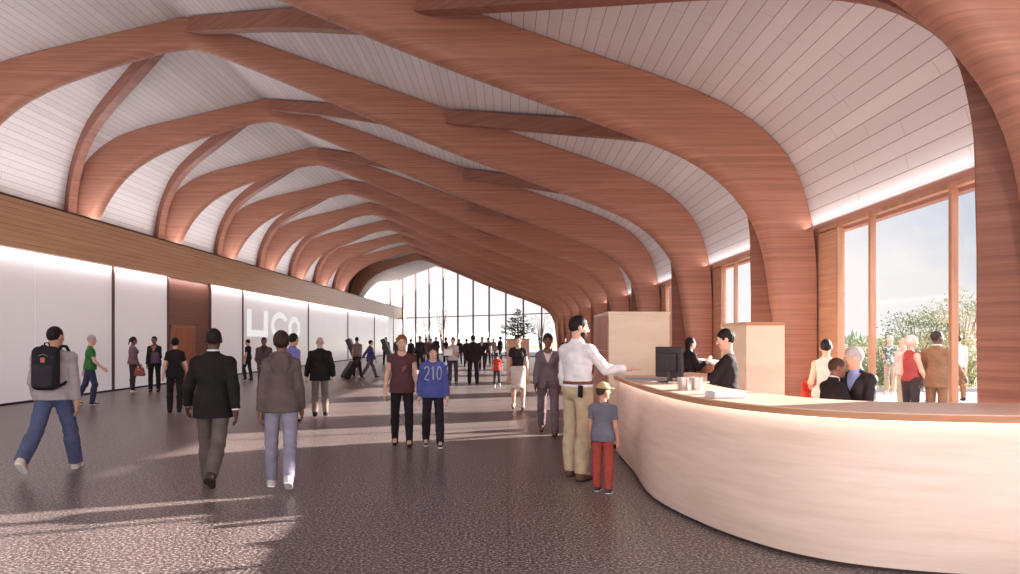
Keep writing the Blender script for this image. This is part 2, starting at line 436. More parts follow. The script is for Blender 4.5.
# ---------------------------------------------------------------- reception desk
outer = catmull([(1.47, 10.35), (1.46, 9.2), (1.47, 8.1), (1.54, 7.0), (1.66, 6.32), (1.80, 5.92), (2.0, 5.56), (2.22, 5.32), (2.5, 5.14), (2.9, 5.0), (3.4, 4.91), (4.1, 4.87)], 6)
inner = catmull([(2.22, 10.35), (2.22, 9.2), (2.23, 8.3), (2.27, 7.5), (2.38, 6.9), (2.6, 6.35), (2.95, 6.02), (3.4, 5.9), (4.1, 5.86)], 6)
NO = 90; outer = resample(outer, NO); inner = resample(inner, NO)
def offset(pl, d):
    t = np.gradient(pl, axis=0); t /= np.linalg.norm(t, axis=1)[:, None]
    return pl+np.c_[-t[:, 1], t[:, 0]]*d       # left of travel: into the desk
desk = empty('reception_desk', (2.2, 7.5, 0), label='large curved reception desk faced in pale birch on the right', cat='desk')
def dloc(pl, z): return [(p[0]-2.2, p[1]-7.5, z) for p in pl]
rows = [dloc(offset(outer, .22), .0), dloc(offset(outer, .22), .05)]
mb = MB(); mb.loft([dloc(offset(outer, .07), .0), dloc(offset(outer, .07), .07)]); mb.build('plinth', M_DARK, desk, smooth=True)
mb = MB(); rows = []
for s in np.linspace(0, 1, 13): rows.append(dloc(offset(outer, (.045-.10*math.sin(PI*s)*(1-s)+.02*s-.10*(1-s)*np.exp(-((outer[:, 1]-7.5)/.95)**2))[:, None]), .03+s*1.005))
end0 = rows
mb.loft(rows)
mb.loft([dloc(offset(inner, -.05), .0), dloc(offset(inner, -.05), 1.045)])
for e in (0, -1):
    mb.poly([rows[0][e], rows[-1][e], dloc(offset(inner, -.05), 1.03)[e], dloc(offset(inner, -.05), .03)[e]])
mb.build('front_panel', M_BIRCH, desk, autos=True)
mb = MB(); T0, T1 = 1.05, 1.10
o0, i0 = dloc(outer, T0), dloc(inner, T0); o1, i1 = dloc(outer, T1), dloc(inner, T1)
mb.loft([[o0[k], o1[k], i1[k], i0[k]] for k in range(NO)], True, True)
bevel(mb.build('countertop', M_TOP, desk, autos=True), .008)
mb = MB(); oo = offset(outer, -.012)
mb.loft([[a, b, c, d_] for a, b, c, d_ in zip(dloc(oo, T0-.004), dloc(oo, T1-.008), dloc(outer, T1-.008), dloc(outer, T0-.004))], True, True)
mb.build('edge_band', M_EDGE, desk, autos=True)
M_LED = mat_emit('led_strip', (1, .90, .82), 5.5)
mb = MB(); a_, b2 = offset(outer, .012), offset(outer, .04)
mb.loft([[p, q, r, s] for p, q, r, s in zip(dloc(a_, 1.042), dloc(a_, 1.049), dloc(b2, 1.049), dloc(b2, 1.042))], True, True)
mb.build('light_strip', M_LED, desk)

# tall cupboard behind the desk end
def cupboard(x0, x1, y0, y1, h, label, doors=True, front=M_CREAM):
    cx, cy = (x0+x1)/2, (y0+y1)/2
    t_ = empty('storage_cupboard', (cx, cy, 0), label=label, cat='cupboard')
    mb = MB(); mb.box(x0-cx, x1-cx, y0-cy, y1-cy, .06, h-.04); bevel(mb.build('carcass', front, t_), .008)
    mb = MB(); mb.box(x0-cx-.01, x1-cx+.01, y0-cy-.012, y1-cy+.01, h-.045, h); bevel(mb.build('top_panel', front if doors else M_EDGE, t_), .004)
    mb = MB(); mb.box(x0-cx+.03, x1-cx-.03, y0-cy+.03, y1-cy-.03, 0, .06); mb.build('plinth', M_DARK, t_)
    if doors:
        m_ = (y0+y1)/2-cy
        for a, b_, z0, z1 in ((y0-cy+.03, m_-.006, .08, 1.42), (m_+.006, y1-cy-.02, .08, 1.42), (y0-cy+.03, m_-.006, 1.43, h-.06), (m_+.006, y1-cy-.02, 1.43, h-.06)):
            mb = MB(); mb.box(x0-cx-.018, x0-cx, a, b_, z0, z1); bevel(mb.build('door', M_REDPLY, t_), .004)
    return t_
cupboard(1.47, 2.36, 10.95, 12.75, 2.0, 'tall cream plywood cupboard with reddish side doors behind the desk end')
cupboard(3.08, 3.58, 9.7, 10.85, 1.82, 'pale plywood cupboard just right of the receptionist, shorter than the one at the desk end', False)
bc = empty('back_counter', (4.15, 15.0, 0), label='low red panelled counter with white top behind the receptionist', cat='counter')
mb = MB(); mb.box(-.30, .05, -.9, 1.2, .05, 1.12); bevel(mb.build('body', M_REDPLY, bc), .006)
mb = MB(); mb.box(-.34, .06, -.95, 1.25, 1.12, 1.18); bevel(mb.build('worktop', mat_plain('white_top', srgb(240, 232, 226), .35), bc), .006)
for q in (-.85, -.15, .55):
    mb = MB(); mb.box(-.32, -.30, q, q+.66, .1, 1.08); bevel(mb.build('door', M_REDPLY, bc), .003)

# things on the desk
mblk = mat_plain('black_plastic', srgb(44, 36, 38), .35)
mn = empty('computer_monitor', (1.88, 8.75, 1.10), math.radians(0), label='black computer monitor seen from behind on the desk', cat='monitor')
mb = MB(); mb.box(-.23, .23, -.02, .02, .05, .41, .012); o = mb.build('screen_case', mblk, mn); o.rotation_euler = (0, 0, math.radians(-62))
mb = MB(); mb.box(-.16, .16, -.045, -.02, .12, .34, .015); o = mb.build('back_cover', mblk, mn); o.rotation_euler = (0, 0, math.radians(-62))
mb = MB(); mb.box(-.03, .03, -.05, -.02, .0, .25, .006); mb.build('stand', mblk, mn)
mb = MB(); mb.box(-.12, .12, -.1, .1, 0, .014, .005); mb.build('stand_foot', mblk, mn)
kb = MB(); kb.box(-.22, .22, -.07, .07, 0, .02, .006); o = kb.build('keyboard', mat_plain('pale_plastic', srgb(232, 222, 214)), loc=(2.05, 8.5, 1.10))
tag(o, 'pale keyboard lying beside the black monitor', 'keyboard'); o.rotation_euler = (0, 0, .2)
kb = MB(); kb.box(-.25, .25, -.3, .3, 0, .008, .003); o = kb.build('desk_pad', mat_plain('blue_grey_pad', srgb(150, 152, 172)), loc=(1.72, 9.25, 1.10))
tag(o, 'flat blue-grey pad at the far end of the countertop', 'desk pad')
msteel = mat_plain('brushed_steel', srgb(214, 206, 204), .28, .7)
for q, (x_, y_, lab) in enumerate(((1.73, 7.42, 'left of the two pale metal cylinders on the countertop'), (1.85, 7.36, 'right of the two pale metal cylinders on the countertop'))):
    e_ = empty('metal_canister', (x_, y_, 1.10), label=lab, cat='canister', group='metal canisters on the desk')
    mb = MB(); mb.lathe([(.0, .0), (.053, .0), (.055, .004), (.055, .118), (.050, .118), (.048, .02), (0, .02)], n=28); mb.build('body', msteel, e_, autos=True)
    mb = MB(); mb.lathe([(.055, .108), (.057, .110), (.057, .120), (.050, .120), (.050, .108)], n=28); mb.build('rim', msteel, e_, autos=True)
mw = mat_plain('white_card', srgb(236, 230, 232), .5)
br = empty('brochure_holder', (1.86, 6.42, 1.10), math.radians(6), label='low white tray of brochures on the countertop', cat='brochure tray')
mb = MB(); mb.box(-.14, .14, -.11, .11, 0, .008); mb.box(-.14, -.132, -.11, .11, 0, .05); mb.box(.132, .14, -.11, .11, 0, .05); mb.box(-.14, .14, -.11, -.102, 0, .05); mb.box(-.14, .14, .102, .11, 0, .05)
mb.build('tray', mw, br)
mb = MB()
for q in range(6): mb.box(-.125+.002*(q % 2), .125, -.095, .095-.002*(q % 3), .009+.008*q, .016+.008*q)
mb.build('brochure_stack', mat_plain('pale_paper', srgb(222, 222, 232), .6), br)

# planter with conifer in the hall
def leaf_cards(mb, pts, dirs, size, asp=.35):
    for p, d in zip(pts, dirs):
        d = Vector(d).normalized(); s_ = d.cross(Vector((random.gauss(0, 1), random.gauss(0, 1), random.gauss(0, 1)))).normalized()
        l = size*random.uniform(.7, 1.3); w = l*asp
        p = Vector(p); a = p-s_*w*.5; b_ = p+d*l*.5-s_*w*.4; c = p+d*l; e = p+d*l*.5+s_*w*.4
        mb.poly([p, b_, c, e])
def conifer(parent, h, r, n_layers, mleaf, mwood, base=0, z0=.12):
    mb = MB(); mb.tube([(0, 0, base), (0, 0, base+h*.5), (.0, 0, base+h*.97)], [h*.03, h*.02, h*.004]); mb.build('trunk', mwood, parent)
    lb, bb = MB(), MB()
    for j in range(n_layers):
        f = j/(n_layers-1); z = base+h*(z0+(.98-z0)*f); rr = r*(1-f)**.75*random.uniform(.85, 1.12)+.02
        nb_ = max(4, int(9*(1-f)+3))
        for q in range(nb_):
            a = 2*PI*(q+random.random()*.8)/nb_+j; tip = Vector((rr*math.cos(a), rr*math.sin(a), rr*random.uniform(-.05, .4)))
            st = Vector((0, 0, z)); bb.tube([st, st+tip*.6, st+tip], [h*.007, h*.005, h*.002], 5)
            for m_ in range(int(7+rr/r*16)):
                t_ = random.uniform(.15, 1.0); p = st+tip*t_
                dd = tip.normalized()*.8+Vector((random.gauss(0, .6), random.gauss(0, .6), random.gauss(.1, .45)))
                leaf_cards(lb, [p], [dd], h*.085)
    bb.build('branches', mwood, parent); lb.build('needles', mleaf, parent, fix=False)
mneedle = mat_plain('dark_green_needles', srgb(62, 74, 56), .7, 0, .3, 12)
mbark = mat_plain('brown_bark', srgb(96, 70, 54), .9, 0, .2, 25)
py = 27.0; px_ = (518-U0)*py/F0
e_ = empty('planter_box', (px_, py, 0), label='tall square timber planter holding a dark conifer in the middle of the hall', cat='planter')
mb = MB(); w2 = .40; hh = 1.62
for j in range(8): mb.box(-w2, w2, -w2, w2, .04+j*(hh-.08)/8+.004, .04+(j+1)*(hh-.08)/8-.004)
mb.box(-w2+.012, w2-.012, -w2+.012, w2-.012, 0, hh-.05); mb.build('box', M_PANEL, e_)
mb = MB()
for a, b_ in (((-w2-.02, -w2-.02), (w2+.02, -w2+.06)), ((-w2-.02, w2-.06), (w2+.02, w2+.02)), ((-w2-.02, -w2+.06), (-w2+.06, w2-.06)), ((w2-.06, -w2+.06), (w2+.02, w2-.06))): mb.box(a[0], b_[0], a[1], b_[1], hh-.05, hh)
mb.build('rim', M_FRAME, e_)
mb = MB(); mb.box(-w2+.06, w2-.06, -w2+.06, w2-.06, hh-.06, hh-.03); mb.build('soil', M_DARK, e_)
tr = empty('conifer', (px_, py, hh-.03), label='dark green conifer growing in the tall timber planter', cat='tree')
conifer(tr, 1.05, .62, 11, mneedle, mbark)

# slanted display boards near the far left screens
for (u, vy, lab, dx_) in ((349, 363, 'dark slanted display board left of the striped-shirt man', .35), (384, 364, 'dark slanted display board right of the traveller with the suitcase', .45)):
    yy = 38.0; xx = (u-U0)*yy/F0
    e_ = empty('display_board', (xx, yy, 0), label=lab, cat='display board', group='slanted display boards by the left glass')
    mb = MB(); mb.tube([(.45, 0, 0.0), (.45, 0, .55)], .035); mb.build('post', M_METAL, e_)
    mb = MB(); mb.box(.25, .65, -.2, .2, 0, .03, .008); mb.build('foot', M_METAL, e_)
    mb = MB(); mb.box(-.11, .11, -.3, .3, -.7, .7, .02); o = mb.build('panel', mblk, e_, loc=(.22, 0, .95)); o.rotation_euler = (0, -.4, 0)
# ---------------------------------------------------------------- people: signed distance bodies meshed with surface nets
f32 = np.float32
def V3(*a): return np.array(a, f32)
def rc(P, a, b, r1, r2):
    ba = (b-a).astype(f32); pa = P-a; h = np.clip((pa@ba)/max(float(ba@ba), 1e-9), 0, 1)
    return np.linalg.norm(pa-h[:, None]*ba, axis=1)-(r1+(r2-r1)*h)
def ell(P, c, r):
    q = P-c; k0 = np.linalg.norm(q/r, axis=1); k1 = np.linalg.norm(q/(r*r), axis=1)
    return k0*(k0-1)/np.maximum(k1, 1e-6)
def smin(a, b, k):
    h = np.clip(.5+.5*(b-a)/k, 0, 1); return b+(a-b)*h-k*h*(1-h)
def smax(a, b, k): return -smin(-a, -b, k)
def rotx(a): c, s = math.cos(a), math.sin(a); return np.array([[1, 0, 0], [0, c, -s], [0, s, c]], f32)
def rotz(a): c, s = math.cos(a), math.sin(a); return np.array([[c, -s, 0], [s, c, 0], [0, 0, 1]], f32)
def roty(a): c, s = math.cos(a), math.sin(a); return np.array([[c, 0, s], [0, 1, 0], [-s, 0, c]], f32)
def surface_net(f, lo, hi, vox):
    B = 6
    nb = np.ceil((np.array(hi)-np.array(lo))/(vox*B)).astype(int)+1
    lo = np.array(lo, f32)
    gi = np.stack(np.meshgrid(*[np.arange(n) for n in nb], indexing='ij'), -1).reshape(-1, 3)
    cen = (lo+(gi+.5)*B*vox).astype(f32)
    d = f(cen); rad = B*vox*.5*1.7321*1.25+vox*1.5
    dense = np.repeat(np.repeat(np.repeat(np.where(d < 0, -1, 1).astype(f32).reshape(nb), B, 0), B, 1), B, 2)
    act = gi[np.abs(d) < rad]
    if len(act) == 0: return None
    loc = np.stack(np.meshgrid(*[np.arange(B)]*3, indexing='ij'), -1).reshape(-1, 3)
    idx = (act[:, None, :]*B+loc[None]).reshape(-1, 3)
    dv = np.concatenate([f((lo+idx[i:i+200000]*vox).astype(f32)) for i in range(0, len(idx), 200000)])
    dense[idx[:, 0], idx[:, 1], idx[:, 2]] = dv
    F = dense; S = F < 0
    c8 = [(0, 0, 0), (1, 0, 0), (0, 1, 0), (1, 1, 0), (0, 0, 1), (1, 0, 1), (0, 1, 1), (1, 1, 1)]
    n = np.array(F.shape)-1
    sl = lambda A, c: A[c[0]:c[0]+n[0], c[1]:c[1]+n[1], c[2]:c[2]+n[2]]
    cnt = sum(sl(S, c).astype(np.int8) for c in c8)
    cells = np.argwhere((cnt > 0) & (cnt < 8))
    if len(cells) == 0: return None
    vals = np.stack([F[cells[:, 0]+c[0], cells[:, 1]+c[1], cells[:, 2]+c[2]] for c in c8], 1)
    acc = np.zeros((len(cells), 3)); num = np.zeros(len(cells))
    for a in range(8):
        for b in range(a+1, 8):
            if sum(abs(np.array(c8[a])-np.array(c8[b]))) != 1: continue
            va, vb = vals[:, a], vals[:, b]; m = (va < 0) != (vb < 0)
            t = np.where(m, va/np.where(m, va-vb, 1), 0)
            p = np.array(c8[a])+t[:, None]*(np.array(c8[b])-np.array(c8[a]))
            acc += np.where(m[:, None], p, 0); num += m
    verts = lo+(cells+acc/num[:, None])*vox
    vid = -np.ones(n, np.int64); vid[cells[:, 0], cells[:, 1], cells[:, 2]] = np.arange(len(cells))
    quads = []
    for ax in range(3):
        o1, o2 = (ax+1) % 3, (ax+2) % 3
        A = S; e = np.zeros(3, int); e[ax] = 1
        s0 = S[:n[0], :n[1], :n[2]]; s1 = sl(S, tuple(e))
        ed = np.argwhere(s0 != s1)
        ed = ed[(ed[:, o1] > 0) & (ed[:, o2] > 0)]
        if len(ed) == 0: continue
        u = np.zeros(3, int); u[o1] = 1; w = np.zeros(3, int); w[o2] = 1
        q = np.stack([vid[tuple((ed-u-w).T)], vid[tuple((ed-w).T)], vid[tuple(ed.T)], vid[tuple((ed-u).T)]], 1)
        inside0 = S[tuple(ed.T)]
        q = np.where(inside0[:, None], q, q[:, ::-1]); quads.append(q)
    q = np.concatenate(quads); q = q[(q >= 0).all(1)]
    return verts.astype(f32), q
def net_object(name, f, lo, hi, vox, mat, parent):
    r = surface_net(f, lo, hi, vox)
    if r is None: return None
    v, q = r
    me = bpy.data.meshes.new(name); me.vertices.add(len(v)); me.vertices.foreach_set('co', v.ravel())
    me.loops.add(len(q)*4); me.loops.foreach_set('vertex_index', q.ravel().astype(np.int32))
    me.polygons.add(len(q)); me.polygons.foreach_set('loop_start', np.arange(0, len(q)*4, 4, dtype=np.int32))
    me.polygons.foreach_set('loop_total', np.full(len(q), 4, np.int32)); me.update(calc_edges=True); me.validate()
    me.polygons.foreach_set('use_smooth', [True]*len(me.polygons))
    return link(name, me, mat, parent)

SKIN = {'light': mat_plain('skin_light', srgb(222, 172, 150), .55, 0, .03, 8), 'tan': mat_plain('skin_tan', srgb(196, 142, 116), .55, 0, .03, 8),
        'brown': mat_plain('skin_brown', srgb(128, 82, 64), .5, 0, .03, 8), 'dark': mat_plain('skin_dark', srgb(84, 54, 44), .5, 0, .03, 8)}
HAIRC = {'black': (36, 28, 28), 'brown': (74, 50, 40), 'red': (150, 90, 58), 'grey': (188, 180, 176), 'blond': (206, 176, 140), 'darkbrown': (52, 38, 34), 'pink': (224, 190, 184), 'tan': (206, 160, 112)}
DEF = dict(lt=20, lk=6, rt=-16, rk=22, la=-16, ra=18, lab=7, rab=7, le=12, re=14, lin=0, rin=0, hy=0, hp=0, hr=0, lean=2, twist=0, lsp=3, rsp=3, bw=1.0, sex='m', seat=None)
STAND = dict(lt=2, lk=2, rt=-2, rk=2, la=2, ra=0, le=10, re=10, lean=0)
PEOPLE = []
def person(label, X, Y, H, yaw, top, bottom, hair=('short', 'black'), skin='light', shoes=(40, 34, 36), sole=None, pose=None, ground=0, group=None, extras=(), face=None):
    p = dict(DEF); p.update(pose or {})
    yaw = yaw+math.degrees(math.atan2(-X, Y))*.9          # yaw is given as the viewer sees it
    root = empty('person', (X, Y, ground), math.radians(yaw), label=label, cat='person', group=group)
    S = H/1.75; bw = p['bw']; fem = p['sex'] == 'f'
    dist = math.hypot(X, Y)
    vox = .0075 if dist < 9.6 else .009 if dist < 13.5 else .0115 if dist < 19 else .0145 if dist < 28 else .02
    vox *= max(.62, min(1, S)); cv = max(vox, .010*S)
    rad = math.radians
    # --- skeleton (person faces +y, right hand side is +x)
    hipw = (.088 if not fem else .092)*S; shw = (.163 if not fem else .140)*S*min(bw, 1.15); TH, SH = .425*S, .41*S
    UA, FA = .285*S, .25*S
    J = {}
    pel = V3(0, 0, 0)
    for s, sx in (('l', -1), ('r', 1)):
        hip = V3(sx*hipw, 0, -.02*S); a = rad(p[s+'t']); b = rad(p[s+'sp']); 
        kn = hip+TH*V3(sx*math.sin(b)*math.cos(a), math.sin(a), -math.cos(a)*math.cos(b))
        c = a-rad(p[s+'k']); an = kn+SH*V3(sx*math.sin(b)*.3, math.sin(c), -math.cos(c))
        fp = p.get(s+'f'); sh_ang = math.degrees(c)
        if fp is None: fp = min(55, -sh_ang-8) if sh_ang < -8 else (-8 if sh_ang > 10 else 0)
        J[s+'hip'], J[s+'kn'], J[s+'an'], J[s+'fp'] = hip, kn, an, rad(fp)
    def foot_low(s):
        an = J[s+'an']; fp = J[s+'fp']; fd = V3(0, math.cos(fp), -math.sin(fp)); up = V3(0, math.sin(fp), math.cos(fp))
        return min(float((an-up*.085*S-fd*.06*S)[2]), float((an-up*.085*S+fd*.17*S)[2]))
    low = min(foot_low('l'), foot_low('r'))
    base = -low if p['seat'] is None else p['seat']
    if p.get('legz') is not None: base = p['legz']
    O = V3(0, 0, base)
    for k in list(J):
        if not k.endswith('fp'): J[k] = J[k]+O
    pel = O
    Rt = rotz(rad(p['twist'])) @ rotx(-rad(p['lean']))       # torso frame
    def tor(v): return pel+Rt @ np.array(v, f32)
    for s, sx in (('l', -1), ('r', 1)):
        sh = tor((sx*shw, -.005*S, .428*S)); a = rad(p[s+'a']); b = rad(p[s+'ab'])
        ud = V3(sx*math.sin(b), math.sin(a)*math.cos(b), -math.cos(a)*math.cos(b)); ud = Rt @ ud
        el = sh+UA*ud; c = a+rad(p[s+'e']); w = rad(p[s+'in'])
        fd = V3(sx*math.sin(b)*.5-sx*math.sin(w), math.sin(c)*math.cos(w), -math.cos(c)*math.cos(w)); fd = Rt @ fd; fd /= np.linalg.norm(fd)
        J[s+'sh'], J[s+'el'], J[s+'wr'], J[s+'fd'] = sh, el, el+FA*fd, fd
    nb = tor((0, -.015*S, .525*S)); hc = nb+Rt @ (V3(0, .035, .145)*S)
    Rh = Rt @ rotz(rad(p['hy'])) @ rotx(-rad(p['hp'])) @ roty(rad(p['hr']))
    HS = S*(1.0 if H > 1.45 else 1.0+(1.45-H)*.55)              # children have larger heads
    if H < 1.45: hc = nb+Rt @ (V3(0, .03, .145*HS/S)*S)
    def hd(P): return (P-hc) @ Rh / HS
    def tf(P): return (P-pel) @ Rt
    wgt = bw
    # --- body fields
    TOR = [((0, 0, .01), (.155 if not fem else .165, .115, .115)), ((0, .002, .16), (.135 if not fem else .118, .098, .15)), ((0, -.002, .325), (.155 if not fem else .130, .104, .155))]
    def torso(P, g=0.0, k=.06):
        T = tf(P); d = None
        for c, r in TOR:
            e = ell(T, V3(*c)*S, (V3(*r)*V3(wgt, wgt, 1))*S+g); d = e if d is None else smin(d, e, k*S)
        sl_ = rc(T, V3(-shw*.85, -.01*S, .425*S), V3(shw*.85, -.01*S, .425*S), .048*S+g*.8, .048*S+g*.8); d = smin(d, sl_, .06*S)
        A_ = np.stack([np.abs(T[:, 0]), T[:, 1], T[:, 2]], 1)
        tz = rc(A_, V3(.02*S, -.022*S, .505*S), V3(shw*.80, -.015*S, .440*S), .050*S+g*.3, .036*S+g*.7); d = smin(d, tz, .03*S)
        if fem:
            for sx in (-1, 1): d = smin(d, ell(T, V3(sx*.062, .085, .335)*S, V3(.06, .05, .06)*S+g), .04*S)
        return d
    def leg(P, s, g0=0.0, g1=0.0, g2=0.0):
        kn, an, hip = J[s+'kn'], J[s+'an'], J[s+'hip']
        d = rc(P, hip, kn, (.088 if not fem else .092)*S*(.5+.5*wgt)+g0, .056*S+g1)
        ca = kn+(an-kn)*.3+V3(0, -.012*S, 0)
        d = smin(d, rc(P, kn, ca, .052*S+g1, .056*S+g1), .03*S)
        return smin(d, rc(P, ca, an, .055*S+(g1+g2)*.5, .036*S+g2), .02*S)
    def arm(P, s, g0=0.0, g1=0.0, cut=None):
        sh, el, wr = J[s+'sh'], J[s+'el'], J[s+'wr']
        d = smin(ell(P, sh, V3(.056, .056, .058)*S+g0*.8), rc(P, sh, el, .050*S+g0*.8, .042*S+(g0+g1)*.5), .03*S)
        if cut is not None and cut < 1:
            e = sh+(el-sh)*cut; dr = (el-sh)/np.linalg.norm(el-sh); return smax(d, (P-e)@dr, .006)
        d = smin(d, rc(P, el, wr, .042*S+g1, .028*S+g1), .02*S)
        if cut is not None:
            e = el+(wr-el)*(cut-1); dr = (wr-el)/np.linalg.norm(wr-el); d = smax(d, np.where(np.linalg.norm(P-el, axis=1) < .5*S, (P-e)@dr, 1), .006)
        return d
    fr = max(.0088, vox*.72)*max(S, .8)
    def hand(P, s):
        sx = -1 if s == 'l' else 1; fd = J[s+'fd']; wr = J[s+'wr']
        curl = p.get(s+'c', .5)
        # palm frame: long axis fd, palm normal faces the thigh (inward) unless the palm is down
        down = p.get(s+'palm', 'in') != 'in'
        inn = Rt @ (V3(0, 0, -1) if down else V3(-sx, 0, 0)); inn = inn-fd*(inn@fd); inn /= max(np.linalg.norm(inn), 1e-6)
        th = np.cross(fd, inn); ref = Rt @ (V3(-sx, 0, 0) if down else V3(0, 1, .6))
        if float(th@ref) < 0: th = -th
        th = th.astype(f32); inn = inn.astype(f32)
        h = S if H > 1.4 else S*1.05
        M = np.stack([th, fd, inn], 1)
        Q = (P-(wr+fd*.052*h)) @ M
        d = ell(Q, V3(0, 0, 0), V3(.043, .056, .0175)*h)
        d = smin(d, rc(P, wr-fd*.02*h, wr+fd*.03*h, .026*S, .025*S), .02)
        for k, (o, ln) in enumerate(((.030, .070), (.010, .079), (-.011, .074), (-.030, .058))):
            b0 = V3(o, .038-abs(o)*.25, 0)*h; ang = curl*(.55+.12*k)
            d1 = V3(o*.5, math.cos(ang), math.sin(ang)); b1 = b0+d1*ln*.5*h; a2 = ang+curl*.9
            b2 = b1+V3(o*.2, math.cos(a2), math.sin(a2))*ln*.5*h
            d = smin(d, rc(Q, b0, b1, fr, fr*.95), .006); d = np.minimum(d, rc(Q, b1, b2, fr*.95, fr*.82))
        t0 = V3(.026, -.025, .004)*h; t1 = t0+V3(.030, .030, .012)*h; t2 = t1+V3(.010, .030, .010)*h
        d = smin(d, rc(Q, t0, t1, fr*1.35, fr*1.1), .008); return np.minimum(d, rc(Q, t1, t2, fr*1.1, fr*.9))
    def headf(P):
        Q = hd(P); A = np.abs(Q); Qa = np.stack([A[:, 0], Q[:, 1], Q[:, 2]], 1)
        d = ell(Q, V3(0, -.012, .03), V3(.076, .096, .098))
        d = smin(d, ell(Q, V3(0, .022, -.045), V3(.058, .068, .072)), .035)
        d = smin(d, ell(Q, V3(0, .068, -.092), V3(.026, .02, .018)), .02)
        d = smin(d, ell(Q, V3(0, .078, .036), V3(.055, .016, .011)), .012)
        d = smax(d, -(np.linalg.norm(Qa-V3(.031, .104, .012), axis=1)-.019), .012)
        d = smin(d, ell(Qa, V3(.031, .078, .011), V3(.014, .013, .012)), .004)
        d = smin(d, ell(Qa, V3(.042, .066, -.02), V3(.02, .016, .016)), .015)
        d = smin(d, rc(Q, V3(0, .088, .026), V3(0, .108, -.016), .009, .0135), .008)
        d = smin(d, ell(Qa, V3(.009, .101, -.022), V3(.009, .008, .007)), .005)
        d = smin(d, ell(Q, V3(0, .086, -.052), V3(.024, .010, .006)), .004)
        d = smin(d, ell(Q, V3(0, .085, -.064), V3(.020, .010, .007)), .004)
        d = smin(d, ell(Qa, V3(.078, -.008, .002), V3(.010, .022, .033)), .006)
        return d*HS
    def neck(P): return rc(P, nb-(Rt@V3(0, -.012, .02))*S, hc+Rh@(V3(0, -.02, -.03)*HS), (.058 if not fem else .05)*S, (.054 if not fem else .047)*S)
    bare_leg = bottom[0] in ('skirt', 'shorts')
    def body(P):
        d = smin(torso(P, -.004), neck(P), .03*S); d = smin(d, headf(P), .018*S)
        for s in 'lr':
            d = smin(d, arm(P, s), .02*S); d = smin(d, hand(P, s), .008*S); d = smin(d, leg(P, s), .03*S)
            d = smin(d, rc(P, J[s+'an'], J[s+'an']+V3(0, .10*S*math.cos(J[s+'fp']), -.10*S*math.sin(J[s+'fp'])-.03*S), .036*S, .03*S), .02*S)
        return d
    allj = np.stack([J[k] for k in J if not k.endswith('fp') and not k.endswith('fd')]+[hc, nb, pel])
    lo = allj.min(0)-.24*S; hi = allj.max(0)+.24*S
    lo[2] = min(-.03, lo[2])
    net_object('body', body, lo, hi, vox, SKIN[skin], root)
    # --- garments
    amp = .0024*S
    ph = (sum(map(ord, label)) % 100)*.1
    def folds(P): return amp*(np.sin(P[:, 2]*34/S+P[:, 0]*26/S+ph+3*np.sin(P[:, 0]*13/S+ph))*np.sin(P[:, 0]*24/S+P[:, 1]*21/S-P[:, 2]*9/S+ph)+.5*np.sin(P[:, 2]*83/S+P[:, 0]*30/S+ph))
    kind, tcol = top[0], top[1]; tmat = tcol if not isinstance(tcol, tuple) else cloth(tcol)
    opt = top[2] if len(top) > 2 else {}
    g = {'tee': .016, 'tank': .014, 'shirt': .018, 'jacket': .023, 'hoodie': .024, 'sweater': .021, 'cardigan': .018}[kind]*S
    hem = {'tee': -.06, 'tank': -.05, 'shirt': .045 if opt.get('tucked') else -.08, 'jacket': -.155, 'hoodie': -.07, 'sweater': -.06, 'cardigan': -.03}[kind]*S
    if 'hem' in opt: hem = opt['hem']*S
    cut = {'tee': .62, 'tank': None, 'shirt': 1.9, 'jacket': 1.93, 'hoodie': 1.92, 'sweater': 1.92, 'cardigan': .5}[kind]
    if 'cut' in opt: cut = opt['cut']
    veed = kind == 'jacket' and opt.get('vee', True)
    def topf(P):
        T = tf(P); d = torso(P, g)
        if hem < -.02*S:                                             # skirted hem
            fl = np.clip((.20*S-T[:, 2])/(.2*S), 0, 1); fl = fl*fl*(3-2*fl); lw = np.clip(-T[:, 2]/(.16*S), 0, 1)
            r0, r1 = ((.134, .178) if not fem else (.115, .186)); rx = (r0+(r1-r0)*fl)*wgt*S+g*.8+lw*.006*S; ry = (.098+.032*fl)*wgt*S+g*.8+lw*.006*S
            e = (np.sqrt((T[:, 0]/rx)**2+(T[:, 1]/ry)**2)-1)*ry
            d = smin(d, smax(e, T[:, 2]-.16*S, .06*S), .05*S)
        for s in 'lr':
            if cut is not None: d = smin(d, arm(P, s, g*.85, g*.75+.003*S, cut), .025*S)
        d = d+folds(P)
        d = smax(d, hem-T[:, 2], .006*S)
        if cut is None:
            for sx in (-1, 1): d = smax(d, -(np.linalg.norm((T-V3(sx*(shw+.045*S), 0, .40*S))*V3(1, .8, .6), axis=1)-.075*S), .01*S)
        nr = opt.get('neck', .078 if kind in ('tee', 'tank', 'cardigan') else .062)*S
        d = smax(d, -(np.linalg.norm((T-V3(0, .03*S, .56*S))*V3(1, .85, .8), axis=1)-nr), .006*S)
        if veed:
            zv = .30*S; w_ = (T[:, 2]-zv)*.42; v = np.maximum(np.abs(T[:, 0])-w_, -(T[:, 1]-.02*S))
            d = smax(d, -v, .004*S)
            fr_ = np.maximum(np.abs(T[:, 0])-(.05*S-T[:, 2])*.28, np.maximum(T[:, 2]-.04*S, -(T[:, 1]-.03*S))); d = smax(d, -fr_, .004*S)
